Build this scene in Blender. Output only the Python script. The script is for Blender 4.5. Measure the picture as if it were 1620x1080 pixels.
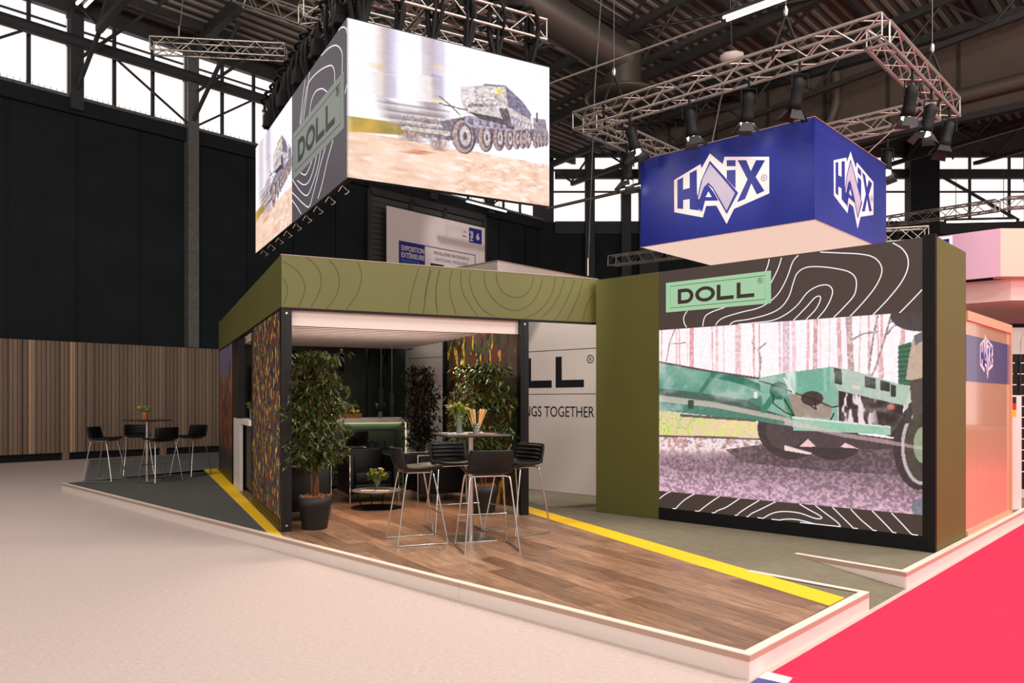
import bpy, math, random
import numpy as np
from mathutils import Vector, Matrix
for o in list(bpy.data.objects): bpy.data.objects.remove(o)
SC = bpy.context.scene
COL = SC.collection
random.seed(5)
rng = np.random.default_rng(7)
# ---------------------------------------------------------------- camera, world, light, exposure
F, CX, HY, CZ = 1225.0, 810.0, 633.0, 1.555
PT = 0.135                                   # height of the stand's platform
cd = bpy.data.cameras.new('camera'); cam = bpy.data.objects.new('camera', cd); COL.objects.link(cam)
cam.location = (0, 0, CZ); cam.rotation_euler = (math.pi/2, 0, 0)
cd.sensor_width = 36; cd.lens = F*36/1620; cd.shift_y = (HY-540)/1620; cd.clip_end = 300
SC.camera = cam
SC.view_settings.view_transform = 'Standard'; SC.view_settings.look = 'None'
SC.view_settings.gamma = 1; SC.view_settings.use_curve_mapping = False
SC.view_settings.exposure = 0.0
W = bpy.data.worlds.new('world'); SC.world = W; W.use_nodes = True
W.node_tree.nodes['Background'].inputs[0].default_value = (1.0, 0.93, 0.88, 1)
W.node_tree.nodes['Background'].inputs[1].default_value = 0.75
def area(name, loc, size, power, col=(1, .93, .87), rot=(0, 0, 0), spread=180):
    l = bpy.data.lights.new(name, 'AREA'); l.shape = 'RECTANGLE'; l.size, l.size_y = size; l.energy = power; l.color = col
    l.spread = math.radians(spread)
    o = bpy.data.objects.new(name, l); COL.objects.link(o); o.location = loc; o.rotation_euler = rot
    return o
def spot(name, loc, tgt, power, ang=40, blend=.5, col=(1, .86, .72), r=.05):
    l = bpy.data.lights.new(name, 'SPOT'); l.energy = power; l.spot_size = math.radians(ang); l.spot_blend = blend
    l.color = col; l.shadow_soft_size = r
    o = bpy.data.objects.new(name, l); COL.objects.link(o); o.location = loc
    o.rotation_euler = (Vector(tgt)-Vector(loc)).to_track_quat('-Z', 'Y').to_euler()
    return o
# hall luminaires high under the roof, in front of and around the stand
for i, (x, y, p) in enumerate([(-9, 3, 300), (0, 1, 320), (9, 3, 700), (-7, 10, 280), (4, 7.5, 420), (12, 9, 800)]):
    area('hall_light_and_fill', (x, y, 11.2), (3.5, 1.2), p, rot=(0, 0, math.radians(43)))

area('hall_light_and_fill', (14, -1, 7.5), (6, 3), 520, rot=(math.radians(55), 0, math.radians(50)))  # unseen fill added from the right to brighten the tower's side
# unseen fill added behind the viewer, and upward fill added for the roof
area('hall_light_and_fill', (-3, -7, 6.5), (9, 3), 420, rot=(math.radians(68), 0, 0))
area('hall_light_and_fill', (8, -6, 6.5), (8, 3), 380, rot=(math.radians(68), 0, math.radians(25)))
for (x, y, p) in ((-6, 12, 420), (4, 13, 420), (13, 13, 420)):
    area('roof_fill', (x, y, 10.6), (3, .6), p, rot=(math.radians(150), 0, 0), spread=150)

# ---------------------------------------------------------------- helpers
def lin(c):
    return tuple(((x/255)/12.92 if x/255 <= .04045 else ((x/255+.055)/1.055)**2.4) for x in c)
D1 = Vector((-.7317, .6816)); D2 = Vector((.6816, .7317))       # the hall grid: back-left, back-right
def gp(u, v, z=PT):
    Y = F*(CZ-z)/(v-HY); return Vector(((u-CX)/F*Y, Y, z))
class Pl:
    """vertical plane: origin o, direction d pointing to the viewer's right"""
    def __init__(s, o, d): s.o = Vector((o[0], o[1])); s.d = Vector((d[0], d[1])).normalized(); s.n = Vector((-s.d.y, s.d.x))
    def loc(s, u, v):
        k = (u-CX)/F
        t = (k*s.o.y-s.o.x)/(s.d.x-k*s.d.y)
        return (t, CZ+(HY-v)/F*(s.o.y+t*s.d.y))
    def rz(s): return math.atan2(s.d.y, s.d.x)
    def at(s, a, z=0, off=0):
        p = s.o+s.d*a+s.n*off; return Vector((p.x, p.y, z))
# materials
MATS = {}
def mat(name, rgb, rough=.6, metal=0, emit=None, es=1, var=0, scale=8, bump=0, bscale=60, coat=0, stretch=(1, 1, 1), rgb2=None, spec=.5, alpha=None, trans=0):
    m = bpy.data.materials.new(name); m.use_nodes = True; nt = m.node_tree; b = nt.nodes['Principled BSDF']
    c = lin(rgb)
    b.inputs['Base Color'].default_value = (*c, 1); b.inputs['Roughness'].default_value = rough; b.inputs['Metallic'].default_value = metal
    b.inputs['Coat Weight'].default_value = coat; b.inputs['Specular IOR Level'].default_value = spec
    b.inputs['Transmission Weight'].default_value = trans
    if emit is not None:
        b.inputs['Emission Color'].default_value = (*lin(emit), 1); b.inputs['Emission Strength'].default_value = es
    if var or rgb2 or bump:
        tc = nt.nodes.new('ShaderNodeTexCoord'); mp = nt.nodes.new('ShaderNodeMapping'); mp.inputs['Scale'].default_value = stretch
        nt.links.new(tc.outputs['Object'], mp.inputs[0])
    if var or rgb2:
        nz = nt.nodes.new('ShaderNodeTexNoise'); nz.inputs['Scale'].default_value = scale; nz.inputs['Detail'].default_value = 8
        nz.inputs['Roughness'].default_value = .65
        cr = nt.nodes.new('ShaderNodeValToRGB')
        c2 = lin(rgb2) if rgb2 else tuple(x*(1-var) for x in c)
        c1 = c if rgb2 else tuple(min(1, x*(1+var)) for x in c)
        cr.color_ramp.elements[0].color = (*c2, 1); cr.color_ramp.elements[1].color = (*c1, 1)
        cr.color_ramp.elements[0].position = .33; cr.color_ramp.elements[1].position = .67
        nt.links.new(mp.outputs[0], nz.inputs['Vector']); nt.links.new(nz.outputs['Fac'], cr.inputs[0]); nt.links.new(cr.outputs[0], b.inputs['Base Color'])
    if bump:
        n2 = nt.nodes.new('ShaderNodeTexNoise'); n2.inputs['Scale'].default_value = bscale; n2.inputs['Detail'].default_value = 4
        bp = nt.nodes.new('ShaderNodeBump'); bp.inputs['Strength'].default_value = bump; bp.inputs['Distance'].default_value = .02
        nt.links.new(mp.outputs[0], n2.inputs['Vector']); nt.links.new(n2.outputs['Fac'], bp.inputs['Height']); nt.links.new(bp.outputs[0], b.inputs['Normal'])
    MATS[name] = m; return m
def cam_noise_mat(name, layers, base, stretch, rough=.35, coat=0):
    """blotched pattern: layers of (rgb, scale, threshold, seed)"""
    m = bpy.data.materials.new(name); m.use_nodes = True; nt = m.node_tree; b = nt.nodes['Principled BSDF']
    b.inputs['Roughness'].default_value = rough; b.inputs['Coat Weight'].default_value = coat
    tc = nt.nodes.new('ShaderNodeTexCoord'); prev = None
    for i, (rgb, sc, th, seed) in enumerate(layers):
        mp = nt.nodes.new('ShaderNodeMapping'); mp.inputs['Scale'].default_value = stretch; mp.inputs['Location'].default_value = (seed*3.7, seed*1.3, seed*2.1)
        nz = nt.nodes.new('ShaderNodeTexNoise'); nz.inputs['Scale'].default_value = sc; nz.inputs['Detail'].default_value = 2.5; nz.inputs['Distortion'].default_value = .6
        gt = nt.nodes.new('ShaderNodeMath'); gt.operation = 'GREATER_THAN'; gt.inputs[1].default_value = th
        mx = nt.nodes.new('ShaderNodeMix'); mx.data_type = 'RGBA'
        nt.links.new(tc.outputs['Object'], mp.inputs[0]); nt.links.new(mp.outputs[0], nz.inputs['Vector']); nt.links.new(nz.outputs['Fac'], gt.inputs[0])
        nt.links.new(gt.outputs[0], mx.inputs[0])
        if prev is None: mx.inputs[6].default_value = (*lin(base), 1)
        else: nt.links.new(prev, mx.inputs[6])
        mx.inputs[7].default_value = (*lin(rgb), 1); prev = mx.outputs[2]
    nt.links.new(prev, b.inputs['Base Color'])
    MATS[name] = m; return m
class MB:
    def __init__(s): s.v = []; s.f = []; s.sm = []
    def add(s, vs, fs, smooth=False):
        k = len(s.v); s.v += [tuple(p) for p in vs]; s.f += [tuple(k+i for i in f) for f in fs]; s.sm += [smooth]*len(fs); return s
    def box(s, x0, x1, y0, y1, z0, z1):
        x0, x1 = min(x0, x1), max(x0, x1); y0, y1 = min(y0, y1), max(y0, y1); z0, z1 = min(z0, z1), max(z0, z1)
        return s.add([(x0, y0, z0), (x1, y0, z0), (x1, y1, z0), (x0, y1, z0), (x0, y0, z1), (x1, y0, z1), (x1, y1, z1), (x0, y1, z1)],
              [(0, 3, 2, 1), (4, 5, 6, 7), (0, 1, 5, 4), (1, 2, 6, 5), (2, 3, 7, 6), (3, 0, 4, 7)])
    def cbox(s, x0, x1, y0, y1, z0, z1, r=.02):
        """box with bevelled vertical and horizontal edges"""
        x0, x1 = min(x0, x1), max(x0, x1); y0, y1 = min(y0, y1), max(y0, y1); z0, z1 = min(z0, z1), max(z0, z1)
        P = []
        def ring(i, z):
            a, b, c, d = x0+i, x1-i, y0+i, y1-i; q = r
            return [(a+q, c, z), (b-q, c, z), (b-q*.3, c+q*.3, z), (b, c+q, z), (b, d-q, z), (b-q*.3, d-q*.3, z), (b-q, d, z), (a+q, d, z), (a+q*.3, d-q*.3, z), (a, d-q, z), (a, c+q, z), (a+q*.3, c+q*.3, z)]
        L = [ring(r*.7, z0), ring(r*.2, z0+r*.3), ring(0, z0+r), ring(0, z1-r), ring(r*.2, z1-r*.3), ring(r*.7, z1)]
        for R in L: P += R
        fs = [tuple(range(11, -1, -1)), tuple(range(60, 72))]
        for k in range(5):
            for i in range(12): j = (i+1) % 12; fs.append((k*12+i, k*12+j, k*12+12+j, k*12+12+i))
        return s.add(P, fs, True)
    def beam(s, p, q, w, h, up=(0, 0, 1)):
        p, q = Vector(p), Vector(q); d = (q-p).normalized(); u = Vector(up)
        if abs(d.dot(u)) > .98: u = Vector((1, 0, 0))
        sx = d.cross(u).normalized()*w/2; sz = sx.cross(d).normalized()*h/2
        vs = [p-sx-sz, p+sx-sz, p+sx+sz, p-sx+sz, q-sx-sz, q+sx-sz, q+sx+sz, q-sx+sz]
        return s.add(vs, [(0, 1, 2, 3), (4, 7, 6, 5), (0, 4, 5, 1), (1, 5, 6, 2), (2, 6, 7, 3), (3, 7, 4, 0)])
    def tube(s, pts, r, n=8, caps=True, closed=False):
        pts = [Vector(p) for p in pts]; rs = r if isinstance(r, (list, tuple)) else [r]*len(pts)
        V = []; prev = None; N = len(pts)
        for i, p in enumerate(pts):
            if closed: d = pts[(i+1) % N]-pts[i-1]
            else: d = (pts[min(i+1, N-1)]-pts[max(i-1, 0)])
            d = d.normalized() if d.length > 1e-9 else Vector((0, 0, 1))
            if prev is None:
                a = Vector((0, 0, 1)) if abs(d.z) < .9 else Vector((1, 0, 0)); x = d.cross(a).normalized()
            else:
                x = prev-d*prev.dot(d); x = x.normalized() if x.length > 1e-6 else d.orthogonal().normalized()
            prev = x; y = d.cross(x)
            V += [p+(x*math.cos(2*math.pi*k/n)+y*math.sin(2*math.pi*k/n))*rs[i] for k in range(n)]
        fs = []
        for i in range(N if closed else N-1):
            for k in range(n):
                a, b = i*n+k, i*n+(k+1) % n; c = ((i+1) % N)*n
                fs.append((a, b, c+(k+1) % n, c+k))
        s.add(V, fs, True)
        if caps and not closed:
            s.add(V[:n], [tuple(range(n-1, -1, -1))]); s.add(V[-n:], [tuple(range(n))])
        return s
    def lathe(s, prof, c=(0, 0, 0), n=24, cap0=True, cap1=True):
        V = []
        for r, z in prof: V += [(c[0]+r*math.cos(2*math.pi*k/n), c[1]+r*math.sin(2*math.pi*k/n), c[2]+z) for k in range(n)]
        fs = [(i*n+k, i*n+(k+1) % n, (i+1)*n+(k+1) % n, (i+1)*n+k) for i in range(len(prof)-1) for k in range(n)]
        s.add(V, fs, True)
        if cap0: s.add(V[:n], [tuple(range(n-1, -1, -1))])
        if cap1: s.add(V[-n:], [tuple(range(n))])
        return s
    def prism(s, poly, z0, z1):
        """polygon in xy extruded in z"""
        n = len(poly); V = [(p[0], p[1], z0) for p in poly]+[(p[0], p[1], z1) for p in poly]
        ar = sum(poly[i][0]*poly[(i+1) % n][1]-poly[(i+1) % n][0]*poly[i][1] for i in range(n))
        fs = [tuple(range(n-1, -1, -1)), tuple(range(n, 2*n))]+[(i, (i+1) % n, n+(i+1) % n, n+i) for i in range(n)]
        if ar < 0: fs = [f[::-1] for f in fs]
        return s.add(V, fs)
    def plate(s, poly, y0, y1):
        """polygon given in (x,z), extruded in y"""
        n = len(poly); V = [(p[0], y0, p[1]) for p in poly]+[(p[0], y1, p[1]) for p in poly]
        fs = [tuple(range(n)), tuple(range(2*n-1, n-1, -1))]+[(i, n+i, n+(i+1) % n, (i+1) % n) for i in range(n)]
        ar = sum(poly[i][0]*poly[(i+1) % n][1]-poly[(i+1) % n][0]*poly[i][1] for i in range(n))
        if ar < 0: fs = [f[::-1] for f in fs]
        return s.add(V, fs)
    def ribbon(s, pts, w, y, closed=False, th=.003):
        """flat line on the xz plane at depth y"""
        P = [Vector((p[0], p[1])) for p in pts]; N = len(P); V = []
        for i in range(N):
            d = (P[(i+1) % N]-P[i-1]) if closed else P[min(i+1, N-1)]-P[max(i-1, 0)]
            d = d.normalized() if d.length > 1e-9 else Vector((1, 0)); nn = Vector((-d.y, d.x))*w/2
            a, b = P[i]+nn, P[i]-nn
            V += [(a.x, y, a.y), (b.x, y, b.y), (b.x, y-th, b.y), (a.x, y-th, a.y)]
        fs = []
        for i in range(N if closed else N-1):
            j = ((i+1) % N)*4; k = i*4
            for q in range(4): fs.append((k+q, k+(q+1) % 4, j+(q+1) % 4, j+q))
        return s.add(V, fs)
    def build(s, name, m, parent=None, loc=None):
        me = bpy.data.meshes.new(name); me.from_pydata(s.v, [], s.f)
        me.polygons.foreach_set('use_smooth', s.sm); me.update()
        me.materials.append(m if not isinstance(m, str) else MATS[m])
        o = bpy.data.objects.new(name, me); COL.objects.link(o)
        if parent: o.parent = parent
        if loc is not None: o.location = loc
        return o
def tag(o, label, cat, group=None):
    o['label'] = label; o['category'] = cat
    if group: o['group'] = group
    return o
def thing(name, label, cat, loc=(0, 0, 0), rz=0, group=None):
    o = bpy.data.objects.new(name, None); COL.objects.link(o); o.location = loc; o.rotation_euler = (0, 0, rz); o.empty_display_size = .1
    return tag(o, label, cat, group)
def struct(o): o['kind'] = 'structure'; return o
def sempty(name, loc=(0, 0, 0), rz=0):
    o = bpy.data.objects.new(name, None); COL.objects.link(o); o.location = loc; o.rotation_euler = (0, 0, rz); return struct(o)
def children(o): return [c for c in bpy.data.objects if c.parent == o]
def dup(o, loc=None, rz=None, label=None, parent=None, kids=None):
    c = o.copy(); COL.objects.link(c)
    if parent: c.parent = parent
    if loc is not None: c.location = loc
    if rz is not None: c.rotation_euler = (0, 0, rz)
    if label: c['label'] = label
    for ch in children(o): dup(ch, parent=c)
    return c
def under(o, p):
    '''make o a sub-part of part p without moving it'''
    o.parent = p; o.matrix_parent_inverse = p.matrix_basis.inverted(); return o
ORD = ['first', 'second', 'third', 'fourth', 'fifth', 'sixth', 'seventh', 'eighth', 'ninth', 'tenth', 'eleventh', 'twelfth', 'thirteenth', 'fourteenth', 'fifteenth']
def cr(pts, n=8, closed=False):
    """Catmull-Rom through 2D/3D points"""
    P = [Vector(p) for p in pts]; N = len(P); out = []
    for i in range(N if closed else N-1):
        g = (lambda k: P[k % N]) if closed else (lambda k: P[max(0, min(N-1, k))])
        a, b, c, d = g(i-1), g(i), g(i+1), g(i+2)
        for k in range(n):
            t = k/n; out.append(.5*((2*b)+(c-a)*t+(2*a-5*b+4*c-d)*t*t+(3*b-a-3*c+d)*t**3))
    if not closed: out.append(P[-1])
    return out
def text(s, size, x, z, y, m, parent, name='lettering', align='LEFT', bold=0, xs=1, width=None, sp=1, rot=0):
    c = bpy.data.curves.new('t', 'FONT'); c.body = s; c.size = size; c.extrude = .0015; c.offset = bold*size; c.align_x = align; c.space_character = sp
    c.resolution_u = 4
    t = bpy.data.objects.new('t', c); COL.objects.link(t)
    me = bpy.data.meshes.new_from_object(t); bpy.data.objects.remove(t)
    n = len(me.vertices); co = np.empty(n*3); me.vertices.foreach_get('co', co); co = co.reshape(-1, 3)
    if width: xs = width/max(1e-6, co[:, 0].max()-co[:, 0].min())
    X, Z = co[:, 0]*xs, co[:, 1].copy()
    if rot: X, Z = X*math.cos(rot)-Z*math.sin(rot), X*math.sin(rot)+Z*math.cos(rot)
    out = np.stack([X+x, y-co[:, 2], Z+z], 1); me.vertices.foreach_set('co', out.ravel()); me.update()
    me.materials.clear(); me.materials.append(MATS[m] if isinstance(m, str) else m)
    o = bpy.data.objects.new(name, me); COL.objects.link(o)
    if parent: o.parent = parent
    return o
# DOLL letter shapes in a unit box: list of (outer, holes) drawn as plates; O and D as rings
def letter_parts(ch):
    b = .24
    if ch == 'L': return [[(0, 0), (1, 0), (1, b), (.22, b), (.22, 1), (0, 1)]]
    def ring(outer, inner):
        n = len(outer); return [[outer[i], outer[(i+1) % n], inner[(i+1) % n], inner[i]] for i in range(n)]
    if ch == 'O':
        o = [(.5+.56*math.cos(a), .5+.5*math.sin(a)) for a in [2*math.pi*k/28 for k in range(28)]]
        i = [(.5+.35*math.cos(a), .5+.28*math.sin(a)) for a in [2*math.pi*k/28 for k in range(28)]]
        return ring(o, i)
    if ch == 'D':
        o = [(0, 0), (.5, 0)]+[(.5+.5*math.cos(a), .5+.5*math.sin(a)) for a in [-math.pi/2+math.pi*k/12 for k in range(1, 12)]]+[(.5, 1), (0, 1)]
        i = [(.22, b), (.5, b)]+[(.5+.28*math.cos(a), .5+.27*math.sin(a)) for a in [-math.pi/2+math.pi*k/12 for k in range(1, 12)]]+[(.5, 1-b), (.22, 1-b)]
        return ring(o, i)
def doll(x0, x1, z0, z1, y, m, parent, th=.004, zz=None, name='lettering'):
    """the word between x0 and x1; z as function of x if slanted"""
    w = (x1-x0)/4.52; g = w*.17; x = x0
    mb = MB()
    for ch in 'DOLL':
        ww = w*1.06 if ch == 'O' else w*.98
        for poly in letter_parts(ch):
            mb.plate([(x+p[0]*ww, z0+p[1]*(z1-z0)) for p in poly], y-th, y)
        x += ww+g
    return mb.build(name, m, parent)
# ---------------------------------------------------------------- materials
mat('carpet_beige', (206, 188, 181), .95, var=.11, scale=26, bump=.35, bscale=160, stretch=(1, 2.2, 1), spec=.1)
mat('carpet_red', (235, 52, 84), .95, var=.05, scale=3, spec=.05)
mat('carpet_grey', (126, 118, 100), .95, var=.10, scale=7, bump=.2, bscale=200, spec=.1)
mat('carpet_dark', (92, 92, 90), .95, var=.06, scale=7, spec=.1)
mat('carpet_slate', (120, 122, 120), .95, var=.06, scale=7, spec=.1)
mat('yellow', (250, 200, 10), .6)
mat('kerb_top', (240, 222, 208), .5); mat('kerb_band', (188, 160, 144), .55); mat('kerb_white', (238, 226, 218), .5)
mat('olive_tower', (96, 96, 50), .55, var=.04, scale=1, spec=.2)
mat('olive', (102, 102, 52), .42, var=.05, scale=1.2, spec=.35)
mat('olive_dark', (44, 54, 40), .4)
mat('olive_line', (58, 56, 30), .6)
mat('black', (9, 9, 11), .6, spec=.3); mat('black_gloss', (9, 9, 11), .35, spec=.3); mat('charcoal', (34, 34, 36), .6, var=.2, scale=30)
mat('pot', (38, 36, 36), .55)
mat('leather', (13, 12, 13), .42, bump=.15, bscale=90, spec=.35)
mat('chrome', (205, 200, 198), .16, metal=1)
mat('steel', (190, 182, 176), .3, metal=1)
mat('alu', (196, 188, 180), .38, metal=1)
mat('white', (232, 222, 216), .5); mat('white_wall', (222, 212, 206), .55); mat('slat', (236, 222, 212), .45)
mat('slat_shade', (120, 104, 98), .6); mat('ink', (18, 20, 26), .5)
mat('line_white', (30, 30, 30), .5, emit=(250, 244, 252), es=1.0)
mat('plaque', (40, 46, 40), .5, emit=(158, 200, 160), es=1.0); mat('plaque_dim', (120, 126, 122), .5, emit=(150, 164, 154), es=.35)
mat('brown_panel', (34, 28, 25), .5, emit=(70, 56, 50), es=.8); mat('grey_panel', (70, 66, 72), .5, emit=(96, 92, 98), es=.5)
mat('brown_ink', (60, 46, 42), .5); mat('grey_ink', (74, 78, 82), .5)
mat('blue', (26, 40, 140), .42, spec=.4); mat('blue_ink', (24, 40, 120), .5)
mat('logo_white', (246, 232, 236), .5); mat('logo_grey', (186, 178, 204), .45)
mat('box_under_glow', (120, 110, 104), .7, emit=(252, 216, 198), es=.85)  # peach glow added to brighten the cube's underside
mat('wall_black', (22, 28, 31), .8, var=.3, scale=.9, spec=.3); mat('wall_beam', (46, 49, 51), .75)
mat('galv', (92, 92, 90), .6, var=.3, scale=14)
mat('roof', (84, 78, 73), .75); mat('roof_rib', (138, 130, 122), .6, var=.15, scale=3); mat('roof_steel', (50, 49, 48), .6, var=.2, scale=3)
mat('clad', (92, 80, 70), .75, var=.1, scale=1.5); mat('pipe', (92, 84, 76), .5)
mat('duct', (86, 80, 74), .42, metal=.5)
mat('window_glow', (200, 196, 194), .6, emit=(255, 245, 243), es=1.0)
mat('tube_light', (255, 255, 255), .5, emit=(255, 240, 222), es=5)
mat('lamp_glow', (255, 255, 255), .5, emit=(255, 240, 225), es=14)
mat('strip_glow', (255, 255, 255), .5, emit=(232, 226, 168), es=1.4)
mat('strip_warm', (255, 255, 255), .5, emit=(255, 214, 180), es=1.6)
mat('mulch', (150, 96, 58), .9, var=.4, scale=60, bump=.8, bscale=50)
mat('bark', (112, 66, 36), .85, var=.3, scale=30)
mat('leaf', (74, 88, 28), .27, rgb2=(22, 32, 11), scale=14)
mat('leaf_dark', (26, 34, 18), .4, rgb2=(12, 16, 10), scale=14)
mat('leaf_lime', (150, 165, 40), .5, rgb2=(90, 120, 30), scale=30)
mat('petal', (244, 232, 205), .6); mat('petal_yellow', (232, 206, 70), .6)
mat('glassy', (200, 215, 205), .08, trans=.85); mat('terracotta', (186, 104, 70), .6)
mat('breadstick', (244, 196, 132), .7, var=.15, scale=40)
mat('paper', (236, 226, 222), .6); mat('paper_blue', (60, 70, 140), .5); mat('paper_tan', (196, 150, 110), .6)
mat('tabletop', (52, 44, 40), .35, coat=.2); mat('stone_top', (120, 112, 104), .4, var=.12, scale=18)
mat('basket', (190, 140, 66), .8, rgb2=(120, 84, 36), scale=60, stretch=(1, 1, 4))
mat('counter_wood', (74, 64, 52), .5, var=.3, scale=4, stretch=(8, 8, .6))
mat('canopy_lilac', (232, 190, 214), .5); mat('canopy_peach', (240, 196, 178), .5); mat('canopy_low', (246, 214, 206), .5)
mat('glass_wall', (206, 172, 142), .05, spec=.5, coat=.25); mat('glass_blue', (92, 84, 136), .12, coat=.25)
mat('gold_frame', (214, 170, 134), .35)
mat('flag_black', (16, 16, 18), .6); mat('flag_red', (196, 30, 44), .6); mat('flag_gold', (238, 190, 30), .6); mat('flag_blue', (24, 44, 150), .6); mat('flag_white', (236, 226, 224), .6)
mat('banner', (240, 224, 220), .7); mat('banner_blue', (34, 30, 128), .6); mat('banner_cyan', (40, 130, 200), .6)
mat('shutter', (78, 78, 76), .5, metal=.2); mat('concrete', (150, 146, 140), .8)
cam_noise_mat('camo', [((126, 46, 42), 4.6, .54, 1), ((42, 40, 66), 5.2, .565, 2), ((252, 202, 76), 6.4, .607, 3)], (78, 80, 66), (2.0, 2.0, 1.15), rough=.5, coat=0)
cam_noise_mat('camo_in', [((88, 44, 30), 2.9, .53, 4), ((26, 28, 32), 3.4, .57, 5), ((214, 170, 52), 3.9, .62, 6)], (62, 74, 42), (2.0, 2.0, 1.25), rough=.4)
def vcol_mat(name, es):
    m = bpy.data.materials.new(name); m.use_nodes = True; nt = m.node_tree; b = nt.nodes['Principled BSDF']
    a = nt.nodes.new('ShaderNodeVertexColor'); a.layer_name = 'picture'
    b.inputs['Base Color'].default_value = (.03, .03, .03, 1); b.inputs['Roughness'].default_value = .5; b.inputs['Specular IOR Level'].default_value = .2
    nt.links.new(a.outputs['Color'], b.inputs['Emission Color']); b.inputs['Emission Strength'].default_value = es
    MATS[name] = m; return m
vcol_mat('led_picture', 1.0)
def vprint_mat(name):
    m = bpy.data.materials.new(name); m.use_nodes = True; nt = m.node_tree; b = nt.nodes['Principled BSDF']
    a = nt.nodes.new('ShaderNodeVertexColor'); a.layer_name = 'picture'; b.inputs['Roughness'].default_value = .3
    nt.links.new(a.outputs['Color'], b.inputs['Base Color']); MATS[name] = m
vprint_mat('printed_picture')
# timber boards: each board its own tone along local x
def boards_mat(name, w, cols, rough=.7):
    m = bpy.data.materials.new(name); m.use_nodes = True; nt = m.node_tree; b = nt.nodes['Principled BSDF']; b.inputs['Roughness'].default_value = rough
    N = nt.nodes.new; L = nt.links.new
    tc = N('ShaderNodeTexCoord'); sx = N('ShaderNodeSeparateXYZ'); L(tc.outputs['Object'], sx.inputs[0])
    dv = N('ShaderNodeMath'); dv.operation = 'DIVIDE'; dv.inputs[1].default_value = w; L(sx.outputs[0], dv.inputs[0])
    fl = N('ShaderNodeMath'); fl.operation = 'FLOOR'; L(dv.outputs[0], fl.inputs[0])
    wn = N('ShaderNodeTexWhiteNoise'); wn.noise_dimensions = '1D'; L(fl.outputs[0], wn.inputs['W'])
    cr_ = N('ShaderNodeValToRGB'); els = cr_.color_ramp.elements
    for i, (p, c) in enumerate(cols):
        e = els[i] if i < 2 else els.new(p)
        e.position = p; e.color = (*lin(c), 1)
    L(wn.outputs['Value'], cr_.inputs[0])
    mp = N('ShaderNodeMapping'); mp.inputs['Scale'].default_value = (14, 14, 1.2); L(tc.outputs['Object'], mp.inputs[0])
    nz = N('ShaderNodeTexNoise'); nz.inputs['Scale'].default_value = 2.2; nz.inputs['Detail'].default_value = 9; nz.inputs['Roughness'].default_value = .75; L(mp.outputs[0], nz.inputs['Vector'])
    mr = N('ShaderNodeMapRange'); mr.inputs[3].default_value = .62; mr.inputs[4].default_value = 1.38; L(nz.outputs['Fac'], mr.inputs[0])
    mx = N('ShaderNodeMix'); mx.data_type = 'RGBA'; mx.blend_type = 'MULTIPLY'; mx.inputs[0].default_value = 1
    L(cr_.outputs[0], mx.inputs[6]); L(mr.outputs[0], mx.inputs[7]); L(mx.outputs[2], b.inputs['Base Color'])
    MATS[name] = m
boards_mat('timber', .105, [(0, (108, 88, 74)), (1, (180, 148, 118)), (.5, (128, 106, 88)), (.9, (142, 118, 98)), (.93, (196, 162, 128))])
def planks_mat(name):
    m = bpy.data.materials.new(name); m.use_nodes = True; nt = m.node_tree; b = nt.nodes['Principled BSDF']; b.inputs['Roughness'].default_value = .36
    N = nt.nodes.new; L = nt.links.new
    tc = N('ShaderNodeTexCoord')
    br = N('ShaderNodeTexBrick'); br.inputs['Scale'].default_value = 1; br.inputs['Brick Width'].default_value = 1.3; br.inputs['Row Height'].default_value = .18
    br.inputs['Mortar Size'].default_value = .0012; br.inputs['Color1'].default_value = (*lin((126, 92, 70)), 1); br.inputs['Color2'].default_value = (*lin((174, 134, 106)), 1)
    br.inputs['Mortar'].default_value = (*lin((70, 50, 38)), 1); br.inputs['Bias'].default_value = -.1
    br.offset = .37
    mp = N('ShaderNodeMapping'); mp.inputs['Scale'].default_value = (1.3, 13, 1); L(tc.outputs['Object'], mp.inputs[0]); L(tc.outputs['Object'], br.inputs['Vector'])
    nz = N('ShaderNodeTexNoise'); nz.inputs['Scale'].default_value = 2.4; nz.inputs['Detail'].default_value = 10; nz.inputs['Roughness'].default_value = .72; nz.inputs['Distortion'].default_value = .6; L(mp.outputs[0], nz.inputs['Vector'])
    mr = N('ShaderNodeMapRange'); mr.inputs[1].default_value = .3; mr.inputs[2].default_value = .7; mr.inputs[3].default_value = .36; mr.inputs[4].default_value = 1.5; L(nz.outputs['Fac'], mr.inputs[0])
    mx = N('ShaderNodeMix'); mx.data_type = 'RGBA'; mx.blend_type = 'MULTIPLY'; mx.inputs[0].default_value = 1
    L(br.outputs['Color'], mx.inputs[6]); L(mr.outputs[0], mx.inputs[7]); L(mx.outputs[2], b.inputs['Base Color'])
    MATS[name] = m
planks_mat('planks')

# ================================================================ THE HALL
fl = MB(); fl.box(-45, 45, -8, 48, -.1, 0); struct(fl.build('floor', 'carpet_beige'))
LW = Pl((-12.6, 19.05), D2)                       # left hall wall
wl = sempty('wall_left', (LW.o.x, LW.o.y, 0), LW.rz())
MB().box(-30, 22.2, .30, .6, 0, 9.55).build('wall_panelling', 'wall_black', wl)
mb = MB()
for k in range(-20, 20): mb.box(k*1.62+.2, k*1.62+.23, .27, .30, 3, 9.2)
mb.build('panel_joints', 'black', wl)
MB().box(-30, 20.8, .16, .5, 9.12, 9.55).build('cill_beam', 'wall_black', wl)
m_ = MB(); m_.box(-30, 20.8, .12, .2, 9.5, 9.58)
for k in range(240): m_.box(-12+k*.14, -11.99+k*.14, .14, .15, 9.58, 9.66)
m_.build('bird_spikes', 'galv', wl)
mb = MB(); mb.box(-30, 20.8, .2, .6, 11.0, 11.08); mb.tube([(-30, .05, 10.98), (20.8, .05, 10.98)], .16, 10); mb.build('head_beam', 'wall_beam', wl)
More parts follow.
